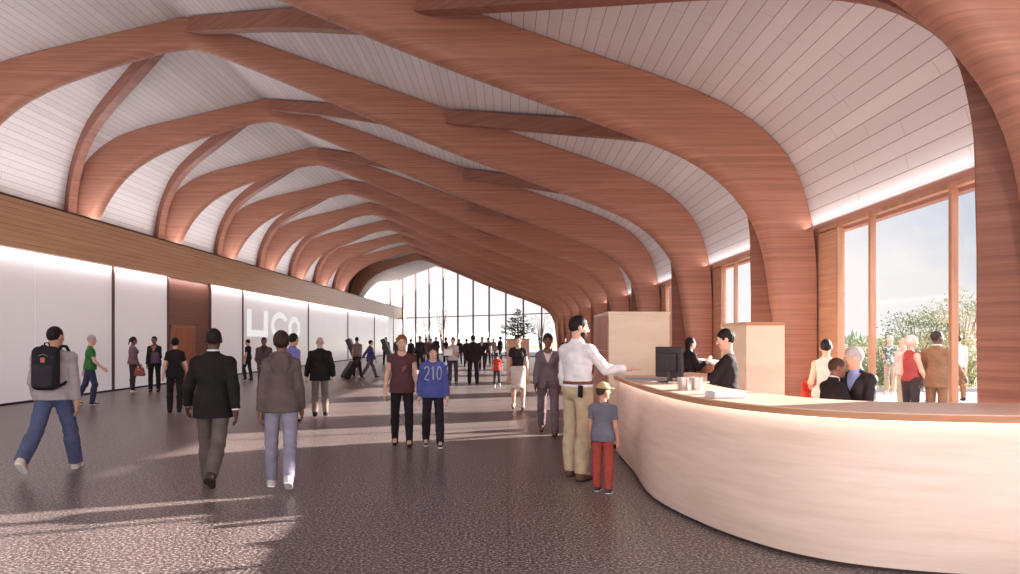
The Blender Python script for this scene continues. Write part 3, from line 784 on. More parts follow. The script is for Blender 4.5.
        if kind in ('jacket', 'shirt'):
            colr = np.abs(np.linalg.norm((T[:, :2]-V3(0, -.005*S, 0)[:2]), axis=1)-(.066*S-(T[:, 2]-.53*S)*.12))-.007*S
            colr = smax(colr, np.maximum(.5*S-T[:, 2], T[:, 2]-(.56*S-np.maximum(T[:, 1], 0)*.45)), .004*S)
            if kind == 'jacket': colr = smax(colr, -(np.maximum(np.abs(T[:, 0])-.062*S, -T[:, 1]-.01*S)), .004*S)
            d = smin(d, colr, .006*S)
        if kind == 'hoodie' and opt.get('hood', True):
            hb = np.sqrt((np.linalg.norm((T[:, :2]-V3(0, -.02*S, 0)[:2])*V3(.85, 1, 0)[:2], axis=1)-.085*S)**2+((T[:, 2]-(.500*S-T[:, 1]*.45))*.85)**2)-.025*S
            hb2 = ell(T, V3(0, -.118, .44)*S, V3(.105, .034, .115)*S)
            d = smin(d, smin(hb, hb2, .03*S), .015*S)
        return d
    topo = net_object({'tee': 't_shirt', 'tank': 'top', 'shirt': 'shirt', 'jacket': 'jacket', 'hoodie': 'hoodie', 'sweater': 'sweater', 'cardigan': 'short_jacket'}[kind], topf, lo, hi, cv, tmat, root)
    if veed and opt.get('shirt') is not None:
        def undf(P):
            T = tf(P); d = smax(torso(P, g*.45), T[:, 2]-.55*S, .006); d = smax(d, .0*S-T[:, 2], .01)
            if fem: d = smax(d, -(np.linalg.norm((T-V3(0, .035*S, .565*S))*V3(1, .85, .8), axis=1)-opt.get('uneck', .044 if not fem else .06)*S), .005*S)
            if not fem: d = smin(d, rc(T, V3(0, -.012, .44)*S, V3(0, .002, .528)*S, .074*S, .060*S), .02*S)
            colr = np.abs(np.linalg.norm(T[:, :2]-V3(0, -.005*S, 0)[:2], axis=1)-.060*S)-.006*S
            colr = smax(colr, np.maximum(.5*S-T[:, 2], T[:, 2]-(.575*S-np.maximum(T[:, 1], 0)*.6)), .004)
            if not fem: d = smin(d, colr, .005*S)
            for s in 'lr':
                el, wr = J[s+'el'], J[s+'wr']; e = el+(wr-el)*.9; e2 = el+(wr-el)*.985
                if not fem: d = np.minimum(d, smax(rc(P, e, e2+(e2-e)*.3, .04*S, .038*S), (P-e2)@((wr-el)/np.linalg.norm(wr-el)), .004))
            return d
        und = net_object('shirt', undf, lo, hi, cv, cloth(opt['shirt']), root)
        if opt.get('tie'):
            mb = MB(); pts = [tor((0, (.124*wgt+.006)*S if z < .36 else (.124-(z-.36)*.35)*S, z*S)) for z in np.linspace(.17, .5, 9)]
            rows = [[Vector(q)+Vector(Rt@V3(dx*S, dy*S, 0)) for dx, dy in ((-w_, -.004), (0, .006), (w_, -.004))] for q, w_ in zip(pts, np.linspace(.034, .014, 9))]
            mb.loft(rows); mb.build('tie', cloth(opt['tie']), und, smooth=True)
    bk, bcol = bottom[0], bottom[1]; bmat = bcol if not isinstance(bcol, tuple) else cloth(bcol); bo = bottom[2] if len(bottom) > 2 else {}
    loose = bo.get('loose', 1.0)
    def botf(P):
        T = tf(P); d = ell(T, V3(0, 0, .01)*S, V3((.155 if not fem else .165)*wgt, .115*wgt, .125)*S+.008*S)
        d = smin(d, ell(T, V3(0, .002, .12)*S, V3((.135 if not fem else .118)*wgt, .098*wgt, .12)*S+.006*S), .05*S)
        if bk == 'skirt':
            hz = bo.get('hem', .52)*S
            kn2 = (J['lkn']+J['rkn'])/2; hp2 = (J['lhip']+J['rhip'])/2
            t_ = np.clip((hp2[2]-P[:, 2])/max(float(hp2[2]-kn2[2]), .05), 0, 1.4)
            cx = hp2[0]+(kn2[0]-hp2[0])*t_; cy = hp2[1]+(kn2[1]-hp2[1])*t_
            rx = (.165*wgt+.018-.02*t_)*S; ry = (.125*wgt+.016+.02*t_)*S+np.abs(J['lkn'][1]-J['rkn'][1])*.42*t_
            e = (np.sqrt(((P[:, 0]-cx)/rx)**2+((P[:, 1]-cy)/ry)**2)-1)*.115*S
            e = smax(e, np.maximum(P[:, 2]-hp2[2]-.03*S, hz-P[:, 2]), .01*S); d = smin(d, e, .05*S)
        else:
            for s in 'lr':
                kn, an = J[s+'kn'], J[s+'an']; l = leg(P, s, .005*S, .013*S*loose, (.024*S*loose))
                if bk == 'shorts': e = J[s+'hip']+(kn-J[s+'hip'])*.85; dr = (kn-J[s+'hip']); 
                else: e = an+(kn-an)*bo.get('crop', .0)+(an-kn)*.04; dr = an-kn
                dr = dr/np.linalg.norm(dr); l = smax(l, (P-e)@dr, .006)
                d = smin(d, l, .03*S)
        d = d+folds(P)*1.1
        return smax(d, T[:, 2]-.095*S, .005*S)
    boto = net_object({'skirt': 'skirt', 'shorts': 'shorts', 'jeans': 'jeans', 'trousers': 'trousers'}[bk], botf, lo, hi, cv, bmat, root)
    if bo.get('belt'):
        def beltf(P):
            T = tf(P); d = ell(T, V3(0, .002, .1)*S, V3((.137 if not fem else .12)*wgt, .100*wgt, .16)*S+.016*S)
            d = smin(d, ell(T, V3(0, 0, .01)*S, V3(.158*wgt, .118*wgt, .125)*S+.016*S), .05*S)
            return smax(d, np.abs(T[:, 2]-.09*S)-.019*S, .004)
        net_object('belt', beltf, lo, hi, cv, cloth(bo['belt']), boto)
    # --- shoes
    for s in 'lr':
        an, fp = J[s+'an'], J[s+'fp']; fd = V3(0, math.cos(fp), -math.sin(fp)); up = V3(0, math.sin(fp), math.cos(fp)); M = np.stack([V3(1, 0, 0), fd, up], 1)
        def shf(P):
            Q = (P-an) @ M/S
            d = ell(Q, V3(0, -.015, -.045), V3(.040, .055, .05)); d = smin(d, rc(Q, V3(0, .0, -.05), V3(0, .12, -.064), .040, .034), .03)
            d = smin(d, rc(Q, V3(0, -.01, -.05), V3(0, -.012, .005), .04, .043), .03); d = smax(d, Q[:, 2]-.012, .01)
            return smax(d, -.085-Q[:, 2], .006)*S
        sho = net_object('shoe', shf, an-.24*S, an+.24*S, cv*.85, cloth(shoes, .5), root)
        if sole:
            def sof(P):
                Q = (P-an) @ M/S; d = smin(rc(Q*V3(1, 1, 0), V3(0, -.02, 0), V3(0, .125, 0), .043, .042), 9, .01)
                return smax(d, np.abs(Q[:, 2]+.078)-.012, .004)*S
            net_object('sole', sof, an-.24*S, an+.24*S, cv*.85, cloth(sole, .6), sho)
    # --- hair
    hk, hcn = hair
    def hairf(P):
        Q = hd(P); y, z = Q[:, 1], Q[:, 2]; A = np.abs(Q[:, 0])
        r = {'short': .083, 'crop': .079, 'long': .087, 'bun': .083, 'pony': .083, 'curly': .098, 'bowl': .090, 'bald': .079, 'cap': .085, 'bob': .092, 'updo': .088, 'quiff': .084}[hk]
        e = ell(Q, V3(0, -.014, .034), V3(r, r+.021, r+.021))
        if hk in ('bowl',): c = np.where(y > 0, -.045+1.15*y, -.075)
        elif hk in ('long', 'bob'): c = np.where(y > -.005, -.05+1.5*y, -.3)
        else: c = np.where(y > 0, -.025+1.2*y, -.025+.55*y)
        c = c+.006*np.sin(Q[:, 0]*190+y*150)+.004*np.sin(Q[:, 0]*420)
        d = smax(e, (c-z)*.7, .006)
        if hk == 'bald': d = smax(d, z-.045, .01); d = smax(d, y-.02, .01)
        if hk == 'long': d = smin(d, smax(ell(Q, V3(0, -.062, -.09), V3(.082, .05, .17)), y+.012, .01), .03)
        if hk == 'bob': d = smin(d, smax(ell(Q, V3(0, -.03, -.04), V3(.094, .078, .10)), y-.01, .01), .02)
        if hk == 'bun': d = smin(d, ell(Q, V3(0, -.105, .075), V3(.045, .04, .042)), .01)
        if hk == 'updo': d = smin(d, ell(Q, V3(0, -.085, .02), V3(.065, .05, .07)), .02)
        if hk == 'quiff': d = smin(d, ell(Q, V3(0, .055, .118), V3(.058, .035, .022)), .02)
        if hk == 'pony': d = smin(d, rc(Q, V3(0, -.11, .05), V3(0, -.15, -.12), .026, .014), .015); 
        if hk == 'curly': d = d+.004*np.sin(Q[:, 0]*170)*np.sin(y*170)*np.sin(z*170)
        else:
            an_ = np.arctan2(Q[:, 0], -y+.02)
            d = d+.0022*np.sin(an_*23+z*60+2*np.sin(z*70+an_*4))+.0014*np.sin(an_*51-z*140)+.0012*np.sin(Q[:, 0]*210+y*160)
        return d*HS
    cvh = min(vox, .010)
    net_object('hair', hairf, hc-.3*HS, hc+.19*HS, cvh if dist < 24 else .014, cloth(HAIRC[hcn], .6), root)
    if hk == 'cap' or 'cap' in extras:
        def capf(P):
            Q = hd(P); e = ell(Q, V3(0, -.012, .045), V3(.091, .111, .100)); e = smax(e, .045-Q[:, 2]-Q[:, 1]*.1, .008)
            return smin(e, ell(Q, V3(0, .12, .045), V3(.065, .075, .010)), .012)*HS
        net_object('cap', capf, hc-.25*HS, hc+.25*HS, cvh, cloth(face.get('cap', (214, 188, 150)) if face else (214, 188, 150)), root)
    if face and face.get('beard'):
        def bdf(P):
            Q = hd(P); d = ell(Q, V3(0, .022, -.048), V3(.063, .074, .077)); d = smin(d, ell(Q, V3(0, .07, -.094), V3(.031, .025, .022)), .02)
            d = smax(d, Q[:, 2]+.03+np.maximum(np.abs(Q[:, 0])-.03, 0)*-.8, .008)
            d = smax(d, .0-Q[:, 1], .01); return smax(d, -(ell(Q, V3(0, .095, -.057), V3(.024, .03, .010))), .004)*HS
        net_object('beard', bdf, hc-.2*HS, hc+.2*HS, cvh, cloth(HAIRC[hcn], .7), root)
    if dist < 20:                                                     # eyes, brows and lips
        for sx in (-1, 1):
            c = hc+Rh@(V3(sx*.031, .083, .012)*HS)
            mb = MB(); bmesh.ops.create_uvsphere(mb.bm, u_segments=12, v_segments=8, radius=.0105*HS, matrix=Matrix.Translation(Vector(c)))
            ey = mb.build('eye', mat_plain('eye_white', srgb(206, 190, 184), .3), root, smooth=True)
            mb = MB(); bmesh.ops.create_uvsphere(mb.bm, u_segments=10, v_segments=6, radius=.0062*HS, matrix=Matrix.Translation(Vector(c+Rh@(V3(0, .0062, 0)*HS))))
            mb.build('iris', mat_plain('eye_dark', srgb(58, 44, 40), .25), ey, smooth=True)
            mb = MB(); mb.tube([Vector(c+Rh@(V3(sx*q, y_, z_)*HS)) for q, y_, z_ in ((-.013, .005, .001), (-.006, .0105, .0062), (.004, .0105, .0066), (.014, .003, .001))], [.0022*HS, .0036*HS, .0036*HS, .002*HS], 6)
            mb.build('eyelid', SKIN[skin], ey, smooth=True)
            mb = MB(); mb.tube([Vector(hc+Rh@(V3(sx*q, y_, z_)*HS)) for q, y_, z_ in ((.013, .099, .034), (.030, .097, .040), (.048, .082, .036))], [.0032*HS, .0042*HS, .002*HS], 6)
            mb.build('eyebrow', cloth(HAIRC[hcn]), root, smooth=True)
        mb = MB(); mb.tube([Vector(hc+Rh@(V3(q, y_, -.0575)*HS)) for q, y_ in ((-.021, .084), (-.01, .0945), (0, .0965), (.01, .0945), (.021, .084))], [.002*HS, .0042*HS, .0046*HS, .0042*HS, .002*HS], 6)
        mb.build('lips', mat_plain('lips', srgb(168, 92, 84) if skin in ('light', 'tan') else srgb(96, 52, 48), .45), root, smooth=True)
    PEOPLE.append(root)
    def to_world(v): return Matrix.Translation((X, Y, ground)) @ Matrix.Rotation(math.radians(yaw), 4, 'Z') @ Vector([float(q) for q in v])
    return dict(root=root, J=J, S=S, tor=tor, world=to_world, top=topo, yaw=yaw, hc=hc, Rh=Rh)
def at(u, Y): return (u-U0)*Y/F0
# ---------------------------------------------------------------- the people of the hall
BLK = (40, 34, 36); CHAR = (60, 54, 56)
def suit(c, shirt=(236, 230, 228), tie=None, **k): return ('jacket', c, dict(shirt=shirt, tie=tie, **k))
# 1 backpack man, front left
bp = person('man in grey sweater and jeans striding away with a black backpack, nearest the left wall', -5.45, 9.0, 1.80, -20,
    ('sweater', (172, 156, 158)), ('jeans', (84, 88, 116), dict(loose=1.7, crop=.0)), ('crop', 'black'), 'tan', (214, 192, 176), (236, 228, 220),
    dict(lt=-24, lk=24, rt=20, rk=4, la=14, ra=-6, lab=14, rab=10, le=22, re=12, hy=-14, bw=1.12, lsp=4, rsp=5))
def attach(who, name, build_list, label, cat):
    """a carried thing: its own top-level object in the bearer's torso position"""
    e_ = empty(name, who['root'].location.copy(), who['root'].rotation_euler.z, label=label, cat=cat)
    build_list(e_, who); return e_
def backpack(e_, w):
    S, tor = w['S'], w['tor']
    def tv(x, y, z): return Vector([float(q) for q in tor((x*S, y*S, z*S))])
    def box_sdf(c, h, r):
        def f(P):
            T = (P-tor((0, 0, 0))) @ w['Rt']; q = np.abs(T-V3(*c)*S)-(V3(*h)*S-r*S)
            return np.linalg.norm(np.maximum(q, 0), axis=1)+np.minimum(q.max(1), 0)-r*S
        return f
    lo, hi = np.array(tor((-.4, -.5, -.2)))*1-.25, np.array(tor((.4, .2, .8)))+.25
    m1 = cloth((40, 36, 40)); m2 = cloth((54, 48, 52))
    net_object('main_bag', box_sdf((0, -.215, .31), (.145, .078, .25), .075), lo, hi, .009, m1, e_)
    fp_ = net_object('front_pocket', box_sdf((0, -.292, .22), (.112, .034, .13), .032), lo, hi, .009, m2, e_)
    for sx in (-1, 1):
        mb = MB(); mb.tube([tv(sx*.10, -.15, .52), tv(sx*.105, -.06, .565), tv(sx*.11, .04, .565), tv(sx*.12, .125, .48), tv(sx*.135, .148, .36), tv(sx*.165, .09, .22), tv(sx*.152, -.11, .13), tv(sx*.12, -.20, .10)], .018*S, 8)
        mb.build('shoulder_strap', m1, e_, smooth=True)
    mb = MB(); mb.tube([tv(-.03, -.19, .555), tv(-.02, -.2, .60), tv(.02, -.2, .60), tv(.03, -.19, .555)], .009*S, 8); mb.build('grab_handle', m1, e_, smooth=True)
    mb = MB(); mb.tube([tv(-.10, -.284, .43), tv(0, -.294, .47), tv(.10, -.284, .43)], .005*S, 6); mb.build('zip', mat_plain('zip_grey', srgb(120, 112, 114), .4), fp_)
    mb = MB(); a, b_ = tv(-.02, -.294, .375), tv(.025, -.290, .43); mb.box(min(a.x, b_.x), max(a.x, b_.x), a.y-.006, a.y+.01, a.z, b_.z); mb.build('patch', cloth((196, 110, 92)), fp_)
bp['Rt'] = rotz(0) @ rotx(-math.radians(2))
attach(bp, 'backpack', backpack, 'black backpack worn by the man in grey striding along the left wall', 'backpack')
# 2
person('grey-haired person in green t-shirt and jeans walking right along the left screens', at(90, 18.2), 18.2, 1.71, -84,
    ('tee', (62, 118, 62)), ('jeans', (58, 62, 88)), ('short', 'grey'), 'light', (50, 44, 48), (230, 224, 220), dict(lt=-14, lk=12, rt=14, hp=6, re=30, le=8))
# 3, 4
w3 = person('woman in mauve-grey top with a ponytail, talking by the left glass wall', -11.25, 22.5, 1.68, -72,
    ('sweater', (122, 98, 102)), ('trousers', (62, 50, 52)), ('pony', 'darkbrown'), 'brown', (216, 204, 198), None, dict(STAND, sex='f', re=30, rin=10))
w4 = person('person in black suit facing the mauve-topped woman by the left glass wall', -10.75, 22.8, 1.69, 170,
    ('jacket', (40, 34, 38), dict(shirt=(150, 110, 90))), ('trousers', (42, 36, 38)), ('short', 'black'), 'brown', (60, 40, 38), None, dict(STAND, sex='f', la=15, le=95, lin=25, ra=5))
hb = empty('handbag', (-10.93, 22.25, 0), label='red-brown handbag held by the mauve-topped woman', cat='handbag')
mb = MB(); mb.loft([[(x*f, y*f2, z) for x, y in ((-.15, -.05), (.15, -.05), (.15, .05), (-.15, .05))] for z, f, f2 in ((.50, 1, 1), (.53, 1.05, 1.2), (.74, .82, .6), (.755, .8, .4))], True, True); bevel(mb.build('bag', cloth((150, 78, 62), .5), hb), .02)
mb = MB(); mb.tube([(-.08, 0, .745), (-.06, 0, .84), (0, 0, .87), (.06, 0, .84), (.08, 0, .745)], .009); mb.build('handle', cloth((130, 66, 54), .5), hb, smooth=True)
mb = MB(); mb.box(-.02, .02, -.06, -.048, .68, .71, .004); mb.build('clasp', msteel, hb)
jk = empty('folded_coat', (w4['world'](w4['J']['lwr']).x+.02, w4['world'](w4['J']['lwr']).y-.02, 0), label='mauve folded coat over the arm of the person in black by the left glass wall', cat='coat')
wz = w4['world'](w4['J']['lwr']).z
mb = MB(); mb.loft([[(.02*math.sin(j*1.3)+x*f, y, z) for j, (x, y) in enumerate(((-.11, -.05), (0, -.07), (.11, -.05), (.12, .05), (0, .07), (-.1, .05)))] for z, f in ((wz-.26, 1.1), (wz-.1, 1), (wz+.05, .8), (wz+.07, .4))], True, True)
o = mb.build('coat', cloth((104, 84, 100)), jk, smooth=True)
# 5
person('woman in black short-sleeved top and trousers walking away past the wooden portal', at(175, 16.2), 16.2, 1.63, -6,
    ('tee', (38, 32, 34), dict(hem=-.12)), ('trousers', (40, 34, 36)), ('updo', 'black'), 'light', (44, 36, 36), None, dict(sex='f', lt=8, rt=-8, rk=12, lab=14, rab=14, bw=1.0))
# 6
person('man in black suit jacket walking away, foreground left of the hooded woman', at(213, 8.05), 8.05, 1.755, -10,
    ('jacket', (36, 29, 29), dict(shirt=(240, 234, 230), vee=True)), ('trousers', (98, 85, 79), dict(loose=1.3)), ('crop', 'black'), 'dark', (58, 46, 44), None,
    dict(lt=20, lk=6, rt=-18, rk=32, la=18, ra=-22, lab=20, rab=13, le=14, re=16, hy=6, bw=1.02, lsp=2, rsp=-1))
# 7
person('slim figure in black leaning back against a post of the left screens', at(248, 29), 29, 1.60, 70,
    ('tee', (40, 34, 36)), ('jeans', (48, 42, 48)), ('short', 'black'), 'light', BLK, None, dict(STAND, lt=20, lk=30, rt=-4, rk=6))
# 8
person('dark-skinned person in brown-grey suit facing forward, just left of the hooded woman', at(264, 21), 21, 1.66, 176,
    ('jacket', (92, 76, 76), dict(shirt=(70, 56, 56))), ('trousers', (84, 70, 70)), ('crop', 'black'), 'brown', BLK, None, dict(STAND, lab=8, rab=8, re=40, rin=30))
# 9
person('woman in taupe hooded top and pale jeans walking away in the foreground', at(281, 8.1), 8.1, 1.70, -4,
    ('hoodie', (98, 82, 77), dict(hem=-.10)), ('jeans', (140, 132, 146), dict(loose=1.05)), ('updo', 'darkbrown'), 'brown', (206, 194, 190), (240, 234, 230),
    dict(sex='f', lt=8, lk=4, rt=-12, rk=24, la=-6, ra=8, lab=10, rab=10, le=10, re=10, bw=1.0, lsp=2, rsp=2))
# 10
person('man in lilac-blue shirt half hidden behind the hooded woman', at(293, 14.6), 14.6, 1.72, -60,
    ('shirt', (128, 124, 188)), ('jeans', (136, 138, 176)), ('short', 'black'), 'tan', BLK, None, dict(STAND, hy=20))
# 11
person('bald man in black jacket and taupe trousers walking away right of the hooded woman', at(320, 15.5), 15.5, 1.65, 4,
    ('jacket', (42, 36, 36), dict(shirt=(226, 220, 216))), ('trousers', (126, 112, 104)), ('bald', 'grey'), 'light', BLK, None, dict(lt=-12, lk=10, rt=10, la=10, ra=-12, lab=15, rab=15, bw=1.12))
# 12, 13
person('man in striped short-sleeved shirt walking away along the left screens', at(357, 32), 32, 1.70, 10,
    ('tee', mat_pattern('striped_shirt', 'stripe', (56, 46, 48), (176, 152, 148), 14)), ('trousers', (44, 38, 40)), ('short', 'black'), 'tan', BLK, None, dict(lt=10, rt=-10))
w13 = person('traveller in blue jacket striding and pulling a black suitcase', at(370, 30.5), 30.5, 1.60, -70,
    ('jacket', (76, 76, 122), dict(vee=False)), ('trousers', (94, 82, 96)), ('short', 'black'), 'light', BLK, None, dict(lt=26, rt=-24, rk=10, la=-34, lab=10, le=6, ra=14))
g_ = w13['world'](w13['J']['lwr']+w13['J']['lfd']*.05)
sc_ = empty('suitcase', (g_.x-.62, g_.y-.42, 0), math.radians(34), label='black wheeled suitcase pulled by the traveller in the blue jacket', cat='suitcase')
tilt = Matrix.Rotation(math.radians(34), 4, 'Y')
mb = MB(); mb.box(-.13, .13, -.24, .24, .05, .78, .04); mb.bm.transform(tilt); mb.build('shell', cloth((44, 34, 36), .6), sc_)
mb = MB(); mb.box(-.15, -.128, -.19, .19, .12, .42, .01); mb.bm.transform(tilt); mb.build('pocket', cloth((56, 46, 48), .6), sc_)
for yy in (-.19, .19):
    mb = MB(); mb.cyl((-.06, yy-.02, .06), (-.06, yy+.02, .06), .04, n=14); mb.bm.transform(tilt); mb.bm.transform(Matrix.Translation((0, 0, -.02))); mb.build('wheel', mblk, sc_)
mb = MB(); mb.tube([(.05, -.1, .77), (.05, -.1, 1.02), (.05, .1, 1.02), (.05, .1, .77)], .010); mb.bm.transform(tilt); mb.build('pull_handle', M_METAL, sc_)
# 14, 15
p14 = person('red-haired man in maroon sleeveless top walking forward beside the boy', at(402, 11.2), 11.2, 1.67, 178,
    ('tee', (92, 58, 58), dict(hem=-.10, cut=.2)), ('trousers', (40, 34, 36), dict(loose=.7)), ('quiff', 'red'), 'light', (42, 34, 34), None,
    dict(lt=6, lk=3, rt=-5, rk=8, la=6, ra=-4, lab=12, rab=14, le=16, re=14, bw=1.02))
p15 = person('boy in blue hooded top with white digits walking forward', at(433, 11.1), 11.1, 1.52, 182,
    ('hoodie', (82, 88, 150), dict(hem=-.09)), ('trousers', (44, 38, 44), dict(loose=1.2)), ('bowl', 'darkbrown'), 'light', (52, 44, 48), (226, 220, 218),
    dict(lt=12, lk=4, rt=-8, rk=12, la=4, ra=-6, lab=10, rab=10, le=12, re=12, bw=1.0))
from mathutils.bvhtree import BVHTree
def chest_decal(who, name, shapes, mat, zc):
    """flat pieces laid on the front of a garment; shapes are 2-D polygons in metres as the viewer in front of the wearer sees them"""
    me = who['top'].data; bv = BVHTree.FromPolygons([v.co for v in me.vertices], [list(p.vertices) for p in me.polygons])
    mb = MB()
    for poly in shapes:
        q = []
        for x, z in poly:
            o = Vector([float(c) for c in who['tor']((-x, 0, zc+z))]); h = bv.ray_cast(o+Vector((0, .6, 0)), Vector((0, -1, 0)))[0]
            q.append((h if h else o+Vector((0, .13, 0)))+Vector((0, .009, 0)))
        mb.poly(q)
    bmesh.ops.solidify(mb.bm, geom=mb.bm.faces[:], thickness=.003)
    return mb.build(name, mat, who['top'])
def bar(x0, z0, x1, z1, w, n=5):
    d = Vector((x1-x0, z1-z0)).normalized(); p = Vector((-d.y, d.x))*w/2; out = []
    for k in range(n):
        a = Vector((x0, z0)).lerp(Vector((x1, z1)), k/n); b_ = Vector((x0, z0)).lerp(Vector((x1, z1)), (k+1)/n)
        out.append([tuple(a-p), tuple(b_-p), tuple(b_+p), tuple(a+p)])
    return out
def strip(pts, w): return sum([bar(*a, *b_, w, 3) for a, b_ in zip(pts, pts[1:])], [])
hgt, wd, th = .19, .066, .018
def glyph2(cx): return strip([(cx-wd/2, hgt*.30), (cx-wd*.35, hgt*.46), (cx, hgt*.5), (cx+wd*.38, hgt*.44), (cx+wd/2, hgt*.25), (cx+wd*.3, 0), (cx-wd*.3, -hgt*.3), (cx-wd/2, -hgt*.5), (cx+wd/2, -hgt*.5)], th)
def glyph1(cx): return strip([(cx, hgt*.5), (cx, -hgt*.5)], th*1.2)+strip([(cx-.03, hgt*.34), (cx-.004, hgt*.47)], th)
def glyph0(cx): return strip([(cx+wd/2*math.cos(2*PI*k/14), hgt/2*math.sin(2*PI*k/14)) for k in range(15)], th)
chest_decal(p15, 'printed_digits', glyph2(-.092)+glyph1(0)+glyph0(.088), cloth((214, 210, 222)), .28)
chest_decal(p14, 'printed_mark', [[(.0, -.02), (.085, .05), (.04, .045)], [(.0, -.02), (.04, .045), (.0, .02)], [(.0, -.02), (.05, .0), (.085, .05)], [(.01, -.06), (.05, .0), (.0, -.02)]], cloth((190, 140, 132)), .26)
# 18 .. 24 middle distance
w18 = person('woman in white t-shirt holding a white paper, facing forward', at(453, 26.7), 26.7, 1.67, 176,
    ('tee', (214, 202, 200)), ('jeans', (78, 66, 72)), ('short', 'darkbrown'), 'light', (44, 36, 38), None, dict(STAND, sex='f', la=12, ra=12, le=88, re=84, lin=20, rin=20))
pp = w18['world'](w18['J']['rwr']+w18['J']['rfd']*.10)
mb = MB(); mb.box(-.15, .15, -.004, .004, -.1, .14, .002); o = mb.build('paper', mat_plain('white_paper', srgb(250, 248, 246), .6), loc=(pp.x-.07, pp.y-.03, pp.z+.04)); o.rotation_euler = (math.radians(-20), 0, .1)
tag(o, 'white sheet of paper held by the woman in the white t-shirt', 'paper')
person('man in black suit standing with his back to us in the middle of the hall', at(473, 26.7), 26.7, 1.76, 4,
    suit((48, 38, 40)), ('trousers', (48, 38, 40), dict(loose=1.3)), ('crop', 'darkbrown'), 'brown', BLK, None, dict(STAND, lt=4, rt=-4, lab=8, rab=10, bw=1.1, lsp=4, rsp=5))
person('person in dark coat facing forward behind the black-suited man', at(482, 38), 38, 1.72, 172,
    ('jacket', (54, 44, 48), dict(shirt=(200, 180, 176))), ('trousers', (52, 42, 46)), ('short', 'black'), 'tan', BLK, None, dict(STAND, la=8, le=60, ra=10, re=80))
person('dark figure standing left behind the black-suited man', at(466.5, 44), 44, 1.62, 20,
    suit((58, 48, 52)), ('trousers', (58, 48, 52)), ('short', 'black'), 'tan', BLK, None, dict(STAND))
person('small child in red t-shirt and dark leggings walking away', at(497, 24.6), 24.6, 1.13, 6,
    ('tee', (196, 74, 66)), ('trousers', (72, 60, 62), dict(crop=.3)), ('short', 'black'), 'tan', (226, 214, 208), None, dict(lt=10, rt=-8, lab=14, rab=14))
person('figure in black with a bag strap walking right near the conifer', at(500, 50), 50, 1.80, -60,
    ('tee', (50, 42, 48)), ('trousers', (52, 44, 48)), ('short', 'black'), 'tan', BLK, None, dict(lt=16, rt=-16))
person('woman in black cropped jacket and cream skirt walking forward before the planter', at(518, 16.9), 16.9, 1.70, 176,
    ('cardigan', (52, 44, 46), dict(hem=.08)), ('skirt', (222, 204, 194), dict(hem=.52)), ('updo', 'darkbrown'), 'light', (74, 54, 50), None, dict(sex='f', lt=10, lk=4, rt=-8, rk=14, lab=12, rab=12, la=10, ra=-10))
person('woman in mauve-grey trouser suit walking forward left of the man in white shirt', at(548, 12.5), 12.5, 1.71, 178,
    ('jacket', (122, 102, 108), dict(shirt=(232, 214, 208), uneck=.085, hem=-.12)), ('trousers', (118, 98, 104), dict(loose=1.1)), ('updo', 'darkbrown'), 'brown', (70, 50, 52), None,
    dict(sex='f', lt=12, lk=3, rt=-10, rk=24, la=-8, ra=8, lab=8, rab=9, le=14, re=24, lin=0))
# far crowd
FAR = [(386, 46, 1.72, 200, (52, 44, 48), (50, 42, 46), 'lone dark figure walking between the suitcase traveller and the red-haired man'),
       (411, 46, 1.62, 30, (56, 48, 58), (50, 42, 46), 'dark-clothed figure just right of the red-haired man in the far crowd'),
       (420, 36, 1.76, 160, (44, 36, 38), (46, 38, 40), 'tall dark figure standing behind the gap between red-haired man and boy'),
       (426, 44, 1.68, 10, (112, 84, 94), (70, 58, 66), 'figure in mauve coat behind the boy in blue, left one'),
       (431, 47, 1.64, 190, (120, 92, 100), (80, 66, 72), 'second figure in mauve coat close behind the boy in blue'),
       (436, 50, 1.76, 15, (62, 52, 62), (56, 48, 54), 'dark figure above the right shoulder of the boy in blue'),
       (446, 44, 1.72, 60, (48, 40, 44), (48, 40, 44), 'black-clothed figure in the far crowd left of the woman in white'),
       (459.5, 48, 1.62, 200, (52, 44, 50), (50, 42, 46), 'dark far figure just right of the woman holding paper'),
       (488, 47, 1.70, 200, (70, 58, 60), (54, 44, 48), 'far figure in dark brown top right of the black-suited man'),
       (565, 44, 1.70, 170, (56, 46, 50), (52, 44, 48), 'far dark figure between the mauve-suited woman and the white shirt'),
       (493.5, 56, 1.66, 170, (150, 132, 132), (90, 78, 80), 'distant pale-clothed figure left of the conifer planter'),
       (397, 52, 1.7, 20, (96, 84, 96), (70, 60, 68), 'distant grey-clothed figure left of the red-haired man by the far glass')]
for (u, Y, H, yw, tc, bc_, lab) in FAR:
    person(lab, at(u, Y), Y, H, yw, ('jacket', tc, dict(vee=False)) if u not in (488, 446) else ('tee', tc), ('trousers', bc_), ('short', 'black'), 'tan', BLK, None, dict(STAND, lt=6, rt=-6, lab=9, rab=9, re=24+u % 40), group='figures in the far crowd')
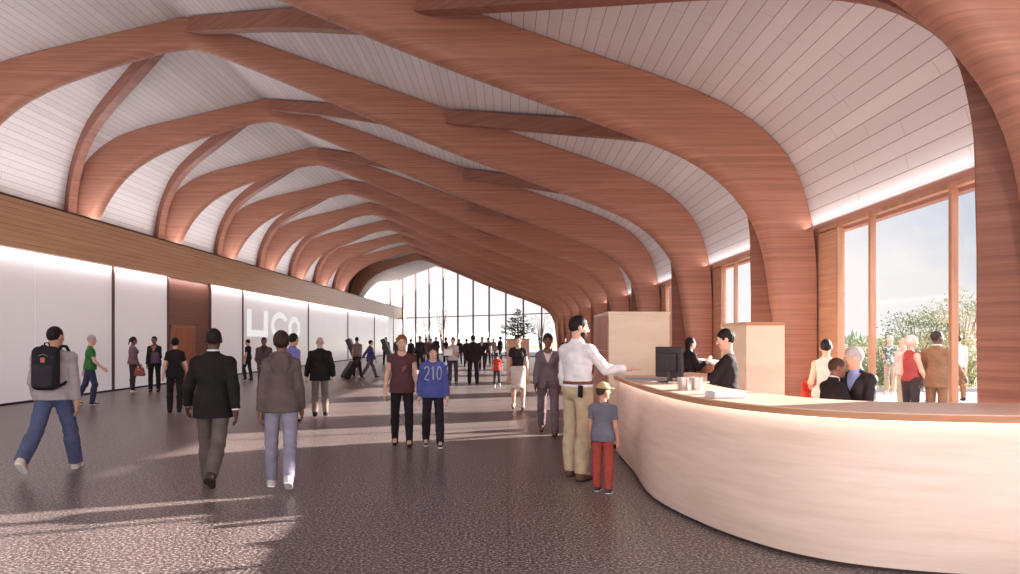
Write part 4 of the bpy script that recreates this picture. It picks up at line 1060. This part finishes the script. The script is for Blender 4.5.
# 25, 26 at the desk
p25 = person('tall bearded man in white shirt and beige trousers leaning an arm toward the desk', .80, 8.62, 1.875, -42,
    ('shirt', (240, 230, 230), dict(tucked=True)), ('trousers', (196, 170, 138), dict(loose=1.5, belt=(128, 78, 58))), ('short', 'black'), 'light', (104, 70, 54), (60, 42, 36),
    dict(STAND, lt=3, rt=-4, rk=4, la=4, lab=8, le=8, ra=44, rab=12, re=48, rin=-20, hy=-34, hp=8, bw=1.08, rpalm='down', rc=.25, lsp=4, rsp=4), face=dict(beard=True))
p26 = person('small boy in grey-blue polo and red trousers standing by the desk in a tan cap', at(603, 7.84), 7.84, 1.12, -22,
    ('tee', (112, 108, 118), dict(hem=-.10)), ('trousers', (168, 72, 62), dict(loose=1.3)), ('crop', 'brown'), 'tan', (70, 60, 62), (232, 226, 222), dict(STAND, lt=4, rt=-3, lab=9, rab=9, hy=-30, bw=1.08), extras=('cap',), face=dict(cap=(186, 154, 118)))
ph_ = empty('telephone', tuple(p25['world'](p25['tor']((.15, -.115, .015)))), label='dark phone tucked in the back pocket of the man in the white shirt', cat='phone')
ph_.rotation_euler = (0.05, .1, math.radians(p25['yaw']))
mb = MB(); mb.box(-.035, .035, -.012, .0, -.08, .06, .005); mb.build('case', mblk, ph_)
mb = MB(); mb.box(-.03, .03, -.0135, -.0115, -.07, .055, .001); mb.build('screen', mat_plain('phone_glass', srgb(30, 28, 34), .1), ph_)
# 27, 28 behind the desk
person('receptionist with short black hair and black blouse standing behind the desk', 2.56, 8.75, 1.725, 86,
    ('tee', (40, 32, 34), dict(cut=1.25, neck=.10)), ('trousers', (46, 40, 42)), ('short', 'black'), 'light', BLK, None, dict(STAND, sex='f', la=36, ra=40, le=62, re=58, lpalm='d', rpalm='d', lc=.3, rc=.3, hp=16, hy=4))
person('long-haired woman in black top and cream skirt by the low red counter', at(690, 14.6), 14.6, 1.64, -62,
    ('tee', (40, 34, 38), dict(cut=1.8, hem=.02)), ('skirt', (232, 218, 210), dict(hem=.45)), ('long', 'black'), 'light', BLK, None, dict(STAND, sex='f', ra=20, re=110, la=12, le=60))
# 29
w29 = person('person in white sleeveless top by the tall window panel carrying a red bag', at(826, 10.1), 10.1, 1.61, -8,
    ('tank', (206, 194, 188)), ('skirt', (204, 192, 186), dict(hem=.3)), ('crop', 'black'), 'light', (220, 206, 198), None, dict(STAND, sex='f', lab=12, rab=9, le=78, la=-14))
g2 = w29['world'](w29['J']['lwr']+w29['J']['lfd']*.09)
e_ = empty('red_bag', (g2.x, g2.y-.06, 0), label='flat red shoulder bag held by the person in white', cat='handbag')
mb = MB(); mb.box(-.15, .15, -.045, .045, g2.z-.12, g2.z+.14, .03); mb.build('bag', cloth((190, 62, 52), .6), e_)
mb = MB(); mb.box(-.152, .152, -.05, -.04, g2.z+.02, g2.z+.135, .012); mb.build('flap', cloth((178, 54, 46), .6), e_)
mb = MB(); mb.tube([(-.12, 0, g2.z+.13), (-.06, .02, g2.z+.2), (.06, .02, g2.z+.2), (.12, 0, g2.z+.13)], .008); mb.build('strap', cloth((178, 54, 46), .6), e_, smooth=True)
# 30, 31 the embracing couple on a bench
bn = empty('bench', (3.9, 8.65, 0), label='low cream bench under the embracing couple behind the desk', cat='bench')
mb = MB(); mb.box(-.55, .55, -.22, .22, .5, .56, .01); mb.build('seat', M_CREAM, bn)
for sx in (-.48, .48):
    mb = MB(); mb.box(sx-.03, sx+.03, -.2, .2, 0, .5, .008); mb.build('leg', M_CREAM, bn)
person('grey-haired man in black jacket and blue shirt hugging a person on the bench', 4.05, 8.66, 1.78, 142,
    ('jacket', (44, 36, 38), dict(shirt=(150, 160, 206))), ('trousers', (44, 38, 40)), ('short', 'grey'), 'light', BLK, None, dict(seat=.70, lt=84, rt=82, lk=84, rk=82, la=24, ra=30, le=60, re=60, lin=25, rin=30, lab=8, rab=6, lean=6, hy=-46, hp=10, bw=1.08))
person('person with cropped dark hair in black jacket seated, hugged by the grey-haired man', 3.68, 8.6, 1.62, -62,
    ('jacket', (40, 32, 34), dict(shirt=(220, 206, 200))), ('trousers', (42, 36, 38)), ('crop', 'brown'), 'brown', BLK, None, dict(seat=.65, lt=84, rt=82, lk=84, rk=82, la=20, ra=30, le=60, re=60, lin=20, lab=8, hy=-14, hp=-4, lean=8))
# 32 .. 36 outside the big window
person('man in brown suit outside the big window, seen from behind, reaching right', at(937, 12.7), 12.7, 1.75, -28,
    ('jacket', (132, 100, 76), dict(shirt=(236, 226, 216))), ('trousers', (132, 100, 76), dict(loose=1.4)), ('crop', 'black'), 'dark', BLK, None, dict(STAND, la=-4, lab=9, ra=24, rab=18, re=24, hy=-30, bw=1.1))
person('pink-haired woman in red waistcoat and black leggings outside the big window', at(911, 12.9), 12.9, 1.67, -50,
    ('tank', (160, 60, 60), dict(hem=-.02)), ('trousers', (38, 32, 36), dict(loose=.5)), ('updo', 'pink'), 'light', BLK, None, dict(STAND, sex='f', ra=16, re=16, hy=-16))
person('person in leafy-patterned shirt and beige trousers outside at the planting edge', at(890, 22), 22, 1.72, 150,
    ('tee', mat_pattern('leafy_shirt', 'noise', (88, 104, 96), (190, 196, 184), 16)), ('trousers', (182, 166, 144)), ('short', 'grey'), 'light', (200, 186, 172), None, dict(STAND, re=90, rin=30))
person('pale-clothed person behind the woman in the red waistcoat outside', at(903.5, 17), 17, 1.62, 140,
    ('shirt', (196, 188, 176)), ('trousers', (180, 164, 142)), ('short', 'blond'), 'light', (200, 186, 172), None, dict(STAND))
person('person in white t-shirt and brown trousers outside, right of the brown-suited man', at(958, 19.5), 19.5, 1.72, 20,
    ('tee', (206, 202, 198)), ('trousers', (140, 100, 74)), ('short', 'brown'), 'light', BLK, None, dict(STAND))
# ---------------------------------------------------------------- outside
mpave = mat_plain('pale_paving', srgb(156, 148, 146), .8, 0, .06, 3)
mgrass = mat_plain('dry_grass', srgb(150, 150, 104), .9, 0, .25, 1.5)
mb = MB(); mb.poly([(RW+.15, -30, -.01), (60, -30, -.01), (60, 23, -.01), (RW+.15, 23, -.01)]); struct(mb.build('terrace', mpave))
mb = MB(); mb.poly([(-400, -60, -.03), (400, -60, -.03), (400, 500, -.03), (-400, 500, -.03)]); struct(mb.build('ground', mgrass))
mb = MB(); mb.poly([(-60, END(-60)+.02, -.015), (RW+.2, END(RW)+.02, -.015), (40, END(RW)+.02, -.015), (40, 130, -.015), (-60, 130, -.015)]); struct(mb.build('plaza', mpave))
mb = MB(); mb.box(6, 60, 22.9, 23.15, -.02, .1); struct(mb.build('kerb', mpave))
LEAF = [mat_plain('leaf_%d' % i, srgb(*c), .65, 0, .25, 6) for i, c in enumerate([(122, 130, 92), (146, 142, 98), (104, 116, 84), (160, 152, 118)])]
def shrub(x, y, r, h, ml, label, group, n=700, name='shrub', size=.10):
    e_ = empty(name, (x, y, 0), label=label, cat='shrub' if name == 'shrub' else 'tree', group=group)
    lb, sb = MB(), MB()
    ns = 7
    for q in range(ns):
        a = 2*PI*q/ns+random.random(); t_ = Vector((r*.75*math.cos(a)*random.uniform(.4, 1), r*.75*math.sin(a)*random.uniform(.4, 1), h*random.uniform(.6, .95)))
        sb.tube([(0, 0, -.02), t_*.5+Vector((0, 0, h*.08)), t_], [.025*h**.5, .018*h**.5, .005], 5)
    pts, ds = [], []
    for q in range(n):
        d = Vector((random.gauss(0, 1), random.gauss(0, 1), random.gauss(0, 1))).normalized(); k_ = random.uniform(.35, 1)**.5
        lump = 1+.22*math.sin(d.x*5+x)*math.sin(d.y*5+y)+.15*math.sin(d.z*7+x)
        pts.append((d.x*r*k_*lump, d.y*r*k_*lump, h*.52+d.z*h*.48*k_*lump)); ds.append(d+Vector((random.gauss(0, .7), random.gauss(0, .7), random.gauss(0, .7))))
    leaf_cards(lb, pts, ds, size, .5)
    sb.build('stems', mbark, e_); lb.build('leaves', ml, e_, fix=False)
random.seed(11)
k = 0
for i, (u, Y, r, h) in enumerate([(838, 24.5, 1.1, 1.3), (852, 27, 1.2, 1.7), (868, 24.6, 1.0, 1.2), (880, 27.5, 1.3, 1.9), (893, 25, 1.0, 1.2), (903, 28, 1.2, 1.9), (915, 24.6, 1.0, 1.4), (925, 29, 1.5, 2.2), (936, 25, 1.1, 1.5), (951, 24.4, 1.0, 1.3), (962, 24.8, 1.2, 1.6), (972, 27, 1.3, 2.2), (846, 33, 1.6, 1.9), (874, 35, 1.8, 2.1), (906, 36, 1.9, 2.3), (940, 35, 1.8, 2.4)]):
    ml = LEAF[i % 4]
    shrub(at(u, Y), Y, r, h*.85, ml, 'leafy shrub in the planting outside the big window, %s' % ['behind the couple', 'above the couple', 'left of the patterned shirt', 'behind the patterned shirt', 'at the feet of the patterned shirt', 'behind the pale-clothed person', 'behind the red waistcoat', 'tall, left of the brown suit', 'behind the brown suit', 'at the brown suit hand', 'under the white t-shirt person', 'tall, at the right', 'far left in the second row', 'second row behind the patterned shirt', 'second row behind the waistcoat', 'second row behind the brown suit'][i], 'shrubs outside the big window', 1300)
for i, (u, Y, r, h) in enumerate([(918, 31, 1.4, 2.9), (961, 31, 1.7, 3.6), (984, 38, 1.9, 4.0), (935, 46, 2.2, 3.6)]):
    shrub(at(u, Y), Y, r, h, LEAF[(i+2) % 4], ['thin young tree above the red waistcoat outside', 'leafy young tree right of the mullion outside the big window', 'tree outside hidden partly by the nearest arch', 'far young tree between the mullions'][i], 'young trees outside the big window', 2400, 'young_tree', .12)
# far treeline: nobody could count it
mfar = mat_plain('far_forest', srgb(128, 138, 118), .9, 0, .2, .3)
mb = MB()
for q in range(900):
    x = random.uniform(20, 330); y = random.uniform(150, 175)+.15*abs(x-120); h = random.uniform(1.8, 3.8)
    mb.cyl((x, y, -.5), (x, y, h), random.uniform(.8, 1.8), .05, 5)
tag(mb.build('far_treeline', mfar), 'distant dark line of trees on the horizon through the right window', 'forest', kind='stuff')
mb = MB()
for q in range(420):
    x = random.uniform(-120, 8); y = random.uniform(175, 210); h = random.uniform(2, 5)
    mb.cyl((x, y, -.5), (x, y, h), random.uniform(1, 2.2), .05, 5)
tag(mb.build('far_treeline', mat_plain('painted_haze_forest', srgb(226, 226, 222), .9, 0, .1, .3)), 'faint pale line of trees beyond the far glass wall', 'forest', kind='stuff')  # haze is painted in: near-white colour fades these distant trees
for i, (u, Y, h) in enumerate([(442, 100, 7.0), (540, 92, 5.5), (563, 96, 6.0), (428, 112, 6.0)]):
    shrub(at(u, Y), Y, h*.24, h, mat_plain('painted_haze_leaf', srgb(228, 228, 216), .7, 0, .1, 4), ['pale slender tree beyond the far glass, above the woman in white', 'pale slender tree beyond the far glass right of the conifer', 'pale slender tree beyond the far glass by the white shirt', 'pale slender tree beyond the far glass above the boy in blue'][i], 'pale trees beyond the far glass', 150, 'slender_tree', .45)  # leaf colour whitened to stand in for distance haze

# added block beyond the hall's end, shading its last bays from low sun
mb = MB(); mb.box(8.2, 15, 68, 94, 0, 12.2); mb.box(7.9, 15.3, 67.7, 94.3, 12.2, 12.6); mb.box(8.1, 15.1, 67.9, 94.1, 4.0, 4.3)
struct(mb.build('added_sun_block', M_DARKWOOD))
# ---------------------------------------------------------------- light
def world():
    w = bpy.data.worlds.new('sky'); SC.world = w; w.use_nodes = True; nt = w.node_tree; nt.nodes.clear()
    tc = nt.nodes.new('ShaderNodeTexCoord')
    mp = N(nt, 'ShaderNodeMapping'); mp.inputs['Scale'].default_value = (1, 1, 2.6); L(nt, tc.outputs['Generated'], mp.inputs[0])
    n1 = N(nt, 'ShaderNodeTexNoise', Scale=2.6, Detail=9.0, Roughness=.56); L(nt, mp.outputs[0], n1.inputs['Vector'])
    c = ramp(nt, n1.outputs[0], [(.44, (.46, .60, .82)), (.50, (.68, .76, .86)), (.55, (1.0, .97, .95))])
    sep = nt.nodes.new('ShaderNodeSeparateXYZ'); L(nt, tc.outputs['Generated'], sep.inputs[0])
    # bright haze near the horizon
    hz = N(nt, 'ShaderNodeMapRange'); hz.inputs['From Min'].default_value = .0; hz.inputs['From Max'].default_value = .13; hz.inputs['To Min'].default_value = .75; hz.inputs['To Max'].default_value = 0
    L(nt, sep.outputs[2], hz.inputs[0])
    mx = N(nt, 'ShaderNodeMix', data_type='RGBA'); L(nt, hz.outputs[0], mx.inputs[0]); L(nt, c, mx.inputs[6]); mx.inputs[7].default_value = (.97, .94, .92, 1)
    # veil of bright cloud down the axis of the hall
    br = N(nt, 'ShaderNodeMapRange', interpolation_type='SMOOTHSTEP'); br.inputs['From Min'].default_value = .80; br.inputs['From Max'].default_value = .96; br.inputs['To Min'].default_value = SKY_SIDE; br.inputs['To Max'].default_value = SKY_END
    L(nt, sep.outputs[1], br.inputs[0])
    bk = N(nt, 'ShaderNodeMapRange', interpolation_type='SMOOTHSTEP'); bk.inputs['From Min'].default_value = .2; bk.inputs['From Max'].default_value = -.5; bk.inputs['To Min'].default_value = 0; bk.inputs['To Max'].default_value = SKY_BACK
    L(nt, sep.outputs[1], bk.inputs[0])
    ad = N(nt, 'ShaderNodeMath', operation='ADD'); L(nt, br.outputs[0], ad.inputs[0]); L(nt, bk.outputs[0], ad.inputs[1])
    wf = N(nt, 'ShaderNodeMapRange', interpolation_type='SMOOTHSTEP'); wf.inputs['From Min'].default_value = .72; wf.inputs['From Max'].default_value = .93; wf.inputs['To Max'].default_value = .85
    L(nt, sep.outputs[1], wf.inputs[0])
    m2 = N(nt, 'ShaderNodeMix', data_type='RGBA'); L(nt, wf.outputs[0], m2.inputs[0]); L(nt, mx.outputs[2], m2.inputs[6]); m2.inputs[7].default_value = (.98, .94, .94, 1)
    bg = nt.nodes.new('ShaderNodeBackground'); L(nt, m2.outputs[2], bg.inputs[0]); L(nt, ad.outputs[0], bg.inputs[1])
    o = nt.nodes.new('ShaderNodeOutputWorld'); L(nt, bg.outputs[0], o.inputs[0])
SKY_SIDE, SKY_END, SKY_BACK = .76, .92, 2.2
world()
def light(name, kind, energy, col, loc, rot=(0, 0, 0), **kw):
    l = bpy.data.lights.new(name, kind); l.energy = energy; l.color = col
    for k_, v in kw.items(): setattr(l, k_, v)
    o = bpy.data.objects.new(name, l); COL.objects.link(o); o.location = loc; o.rotation_euler = rot; return o
SUN_EL, SUN_AZ = 16.8, 23.0
d = Vector((-math.cos(math.radians(SUN_EL))*math.cos(math.radians(SUN_AZ)), -math.cos(math.radians(SUN_EL))*math.sin(math.radians(SUN_AZ)), -math.sin(math.radians(SUN_EL))))
s_ = light('sun', 'SUN', 20.5, (1, .93, .87), (30, 0, 10)); s_.rotation_euler = d.to_track_quat('-Z', 'Y').to_euler(); s_.data.angle = math.radians(.8)
WARM = (1, .96, .96)
# cove lights: on the ledge of the left band, above the right window heads, and under the band washing the screens
light('cove_left', 'AREA', 950, WARM, (-12.9, 27, 5.08), (0, math.radians(180+28), 0), shape='RECTANGLE', size=.25, size_y=64)
light('cove_right', 'AREA', 130, WARM, (4.6, 27, 3.30), (0, math.radians(180-22), 0), shape='RECTANGLE', size=.12, size_y=66)
light('wall_wash', 'AREA', 350, (1, .95, .95), (LW+.10, 34, 3.80), (0, math.radians(12), 0), shape='RECTANGLE', size=.08, size_y=84)

l_ = light('added_desk_fill', 'AREA', 70, (1, .93, .88), (1.6, -2.2, 5.6), shape='DISK', size=1.0)  # added fill light behind the camera for the desk and nearest arch
l_.rotation_euler = (Vector((4.3, 5.8, 2.6))-Vector((1.6, -2.2, 5.6))).to_track_quat('-Z', 'Y').to_euler(); l_.data.spread = math.radians(110)
# ---------------------------------------------------------------- camera
cam = bpy.data.cameras.new('camera'); co = bpy.data.objects.new('camera', cam); COL.objects.link(co)
co.location = (0, 0, EYE); co.rotation_euler = (PI/2, 0, 0)
cam.sensor_width = 36; cam.sensor_fit = 'HORIZONTAL'; cam.lens = 36*F0/1020
cam.shift_x = (510-U0)/1020; cam.shift_y = (V0-287)/1020; cam.clip_end = 2000; cam.clip_start = .05
SC.camera = co
SC.view_settings.view_transform = 'Standard'; SC.view_settings.look = 'None'; SC.view_settings.gamma = 1; SC.view_settings.use_curve_mapping = False
SC.view_settings.exposure = 0.25
SC.cycles.use_denoising = True
SC.cycles.max_bounces = 8; SC.cycles.diffuse_bounces = 5; SC.cycles.transparent_max_bounces = 24; SC.cycles.sample_clamp_indirect = 6
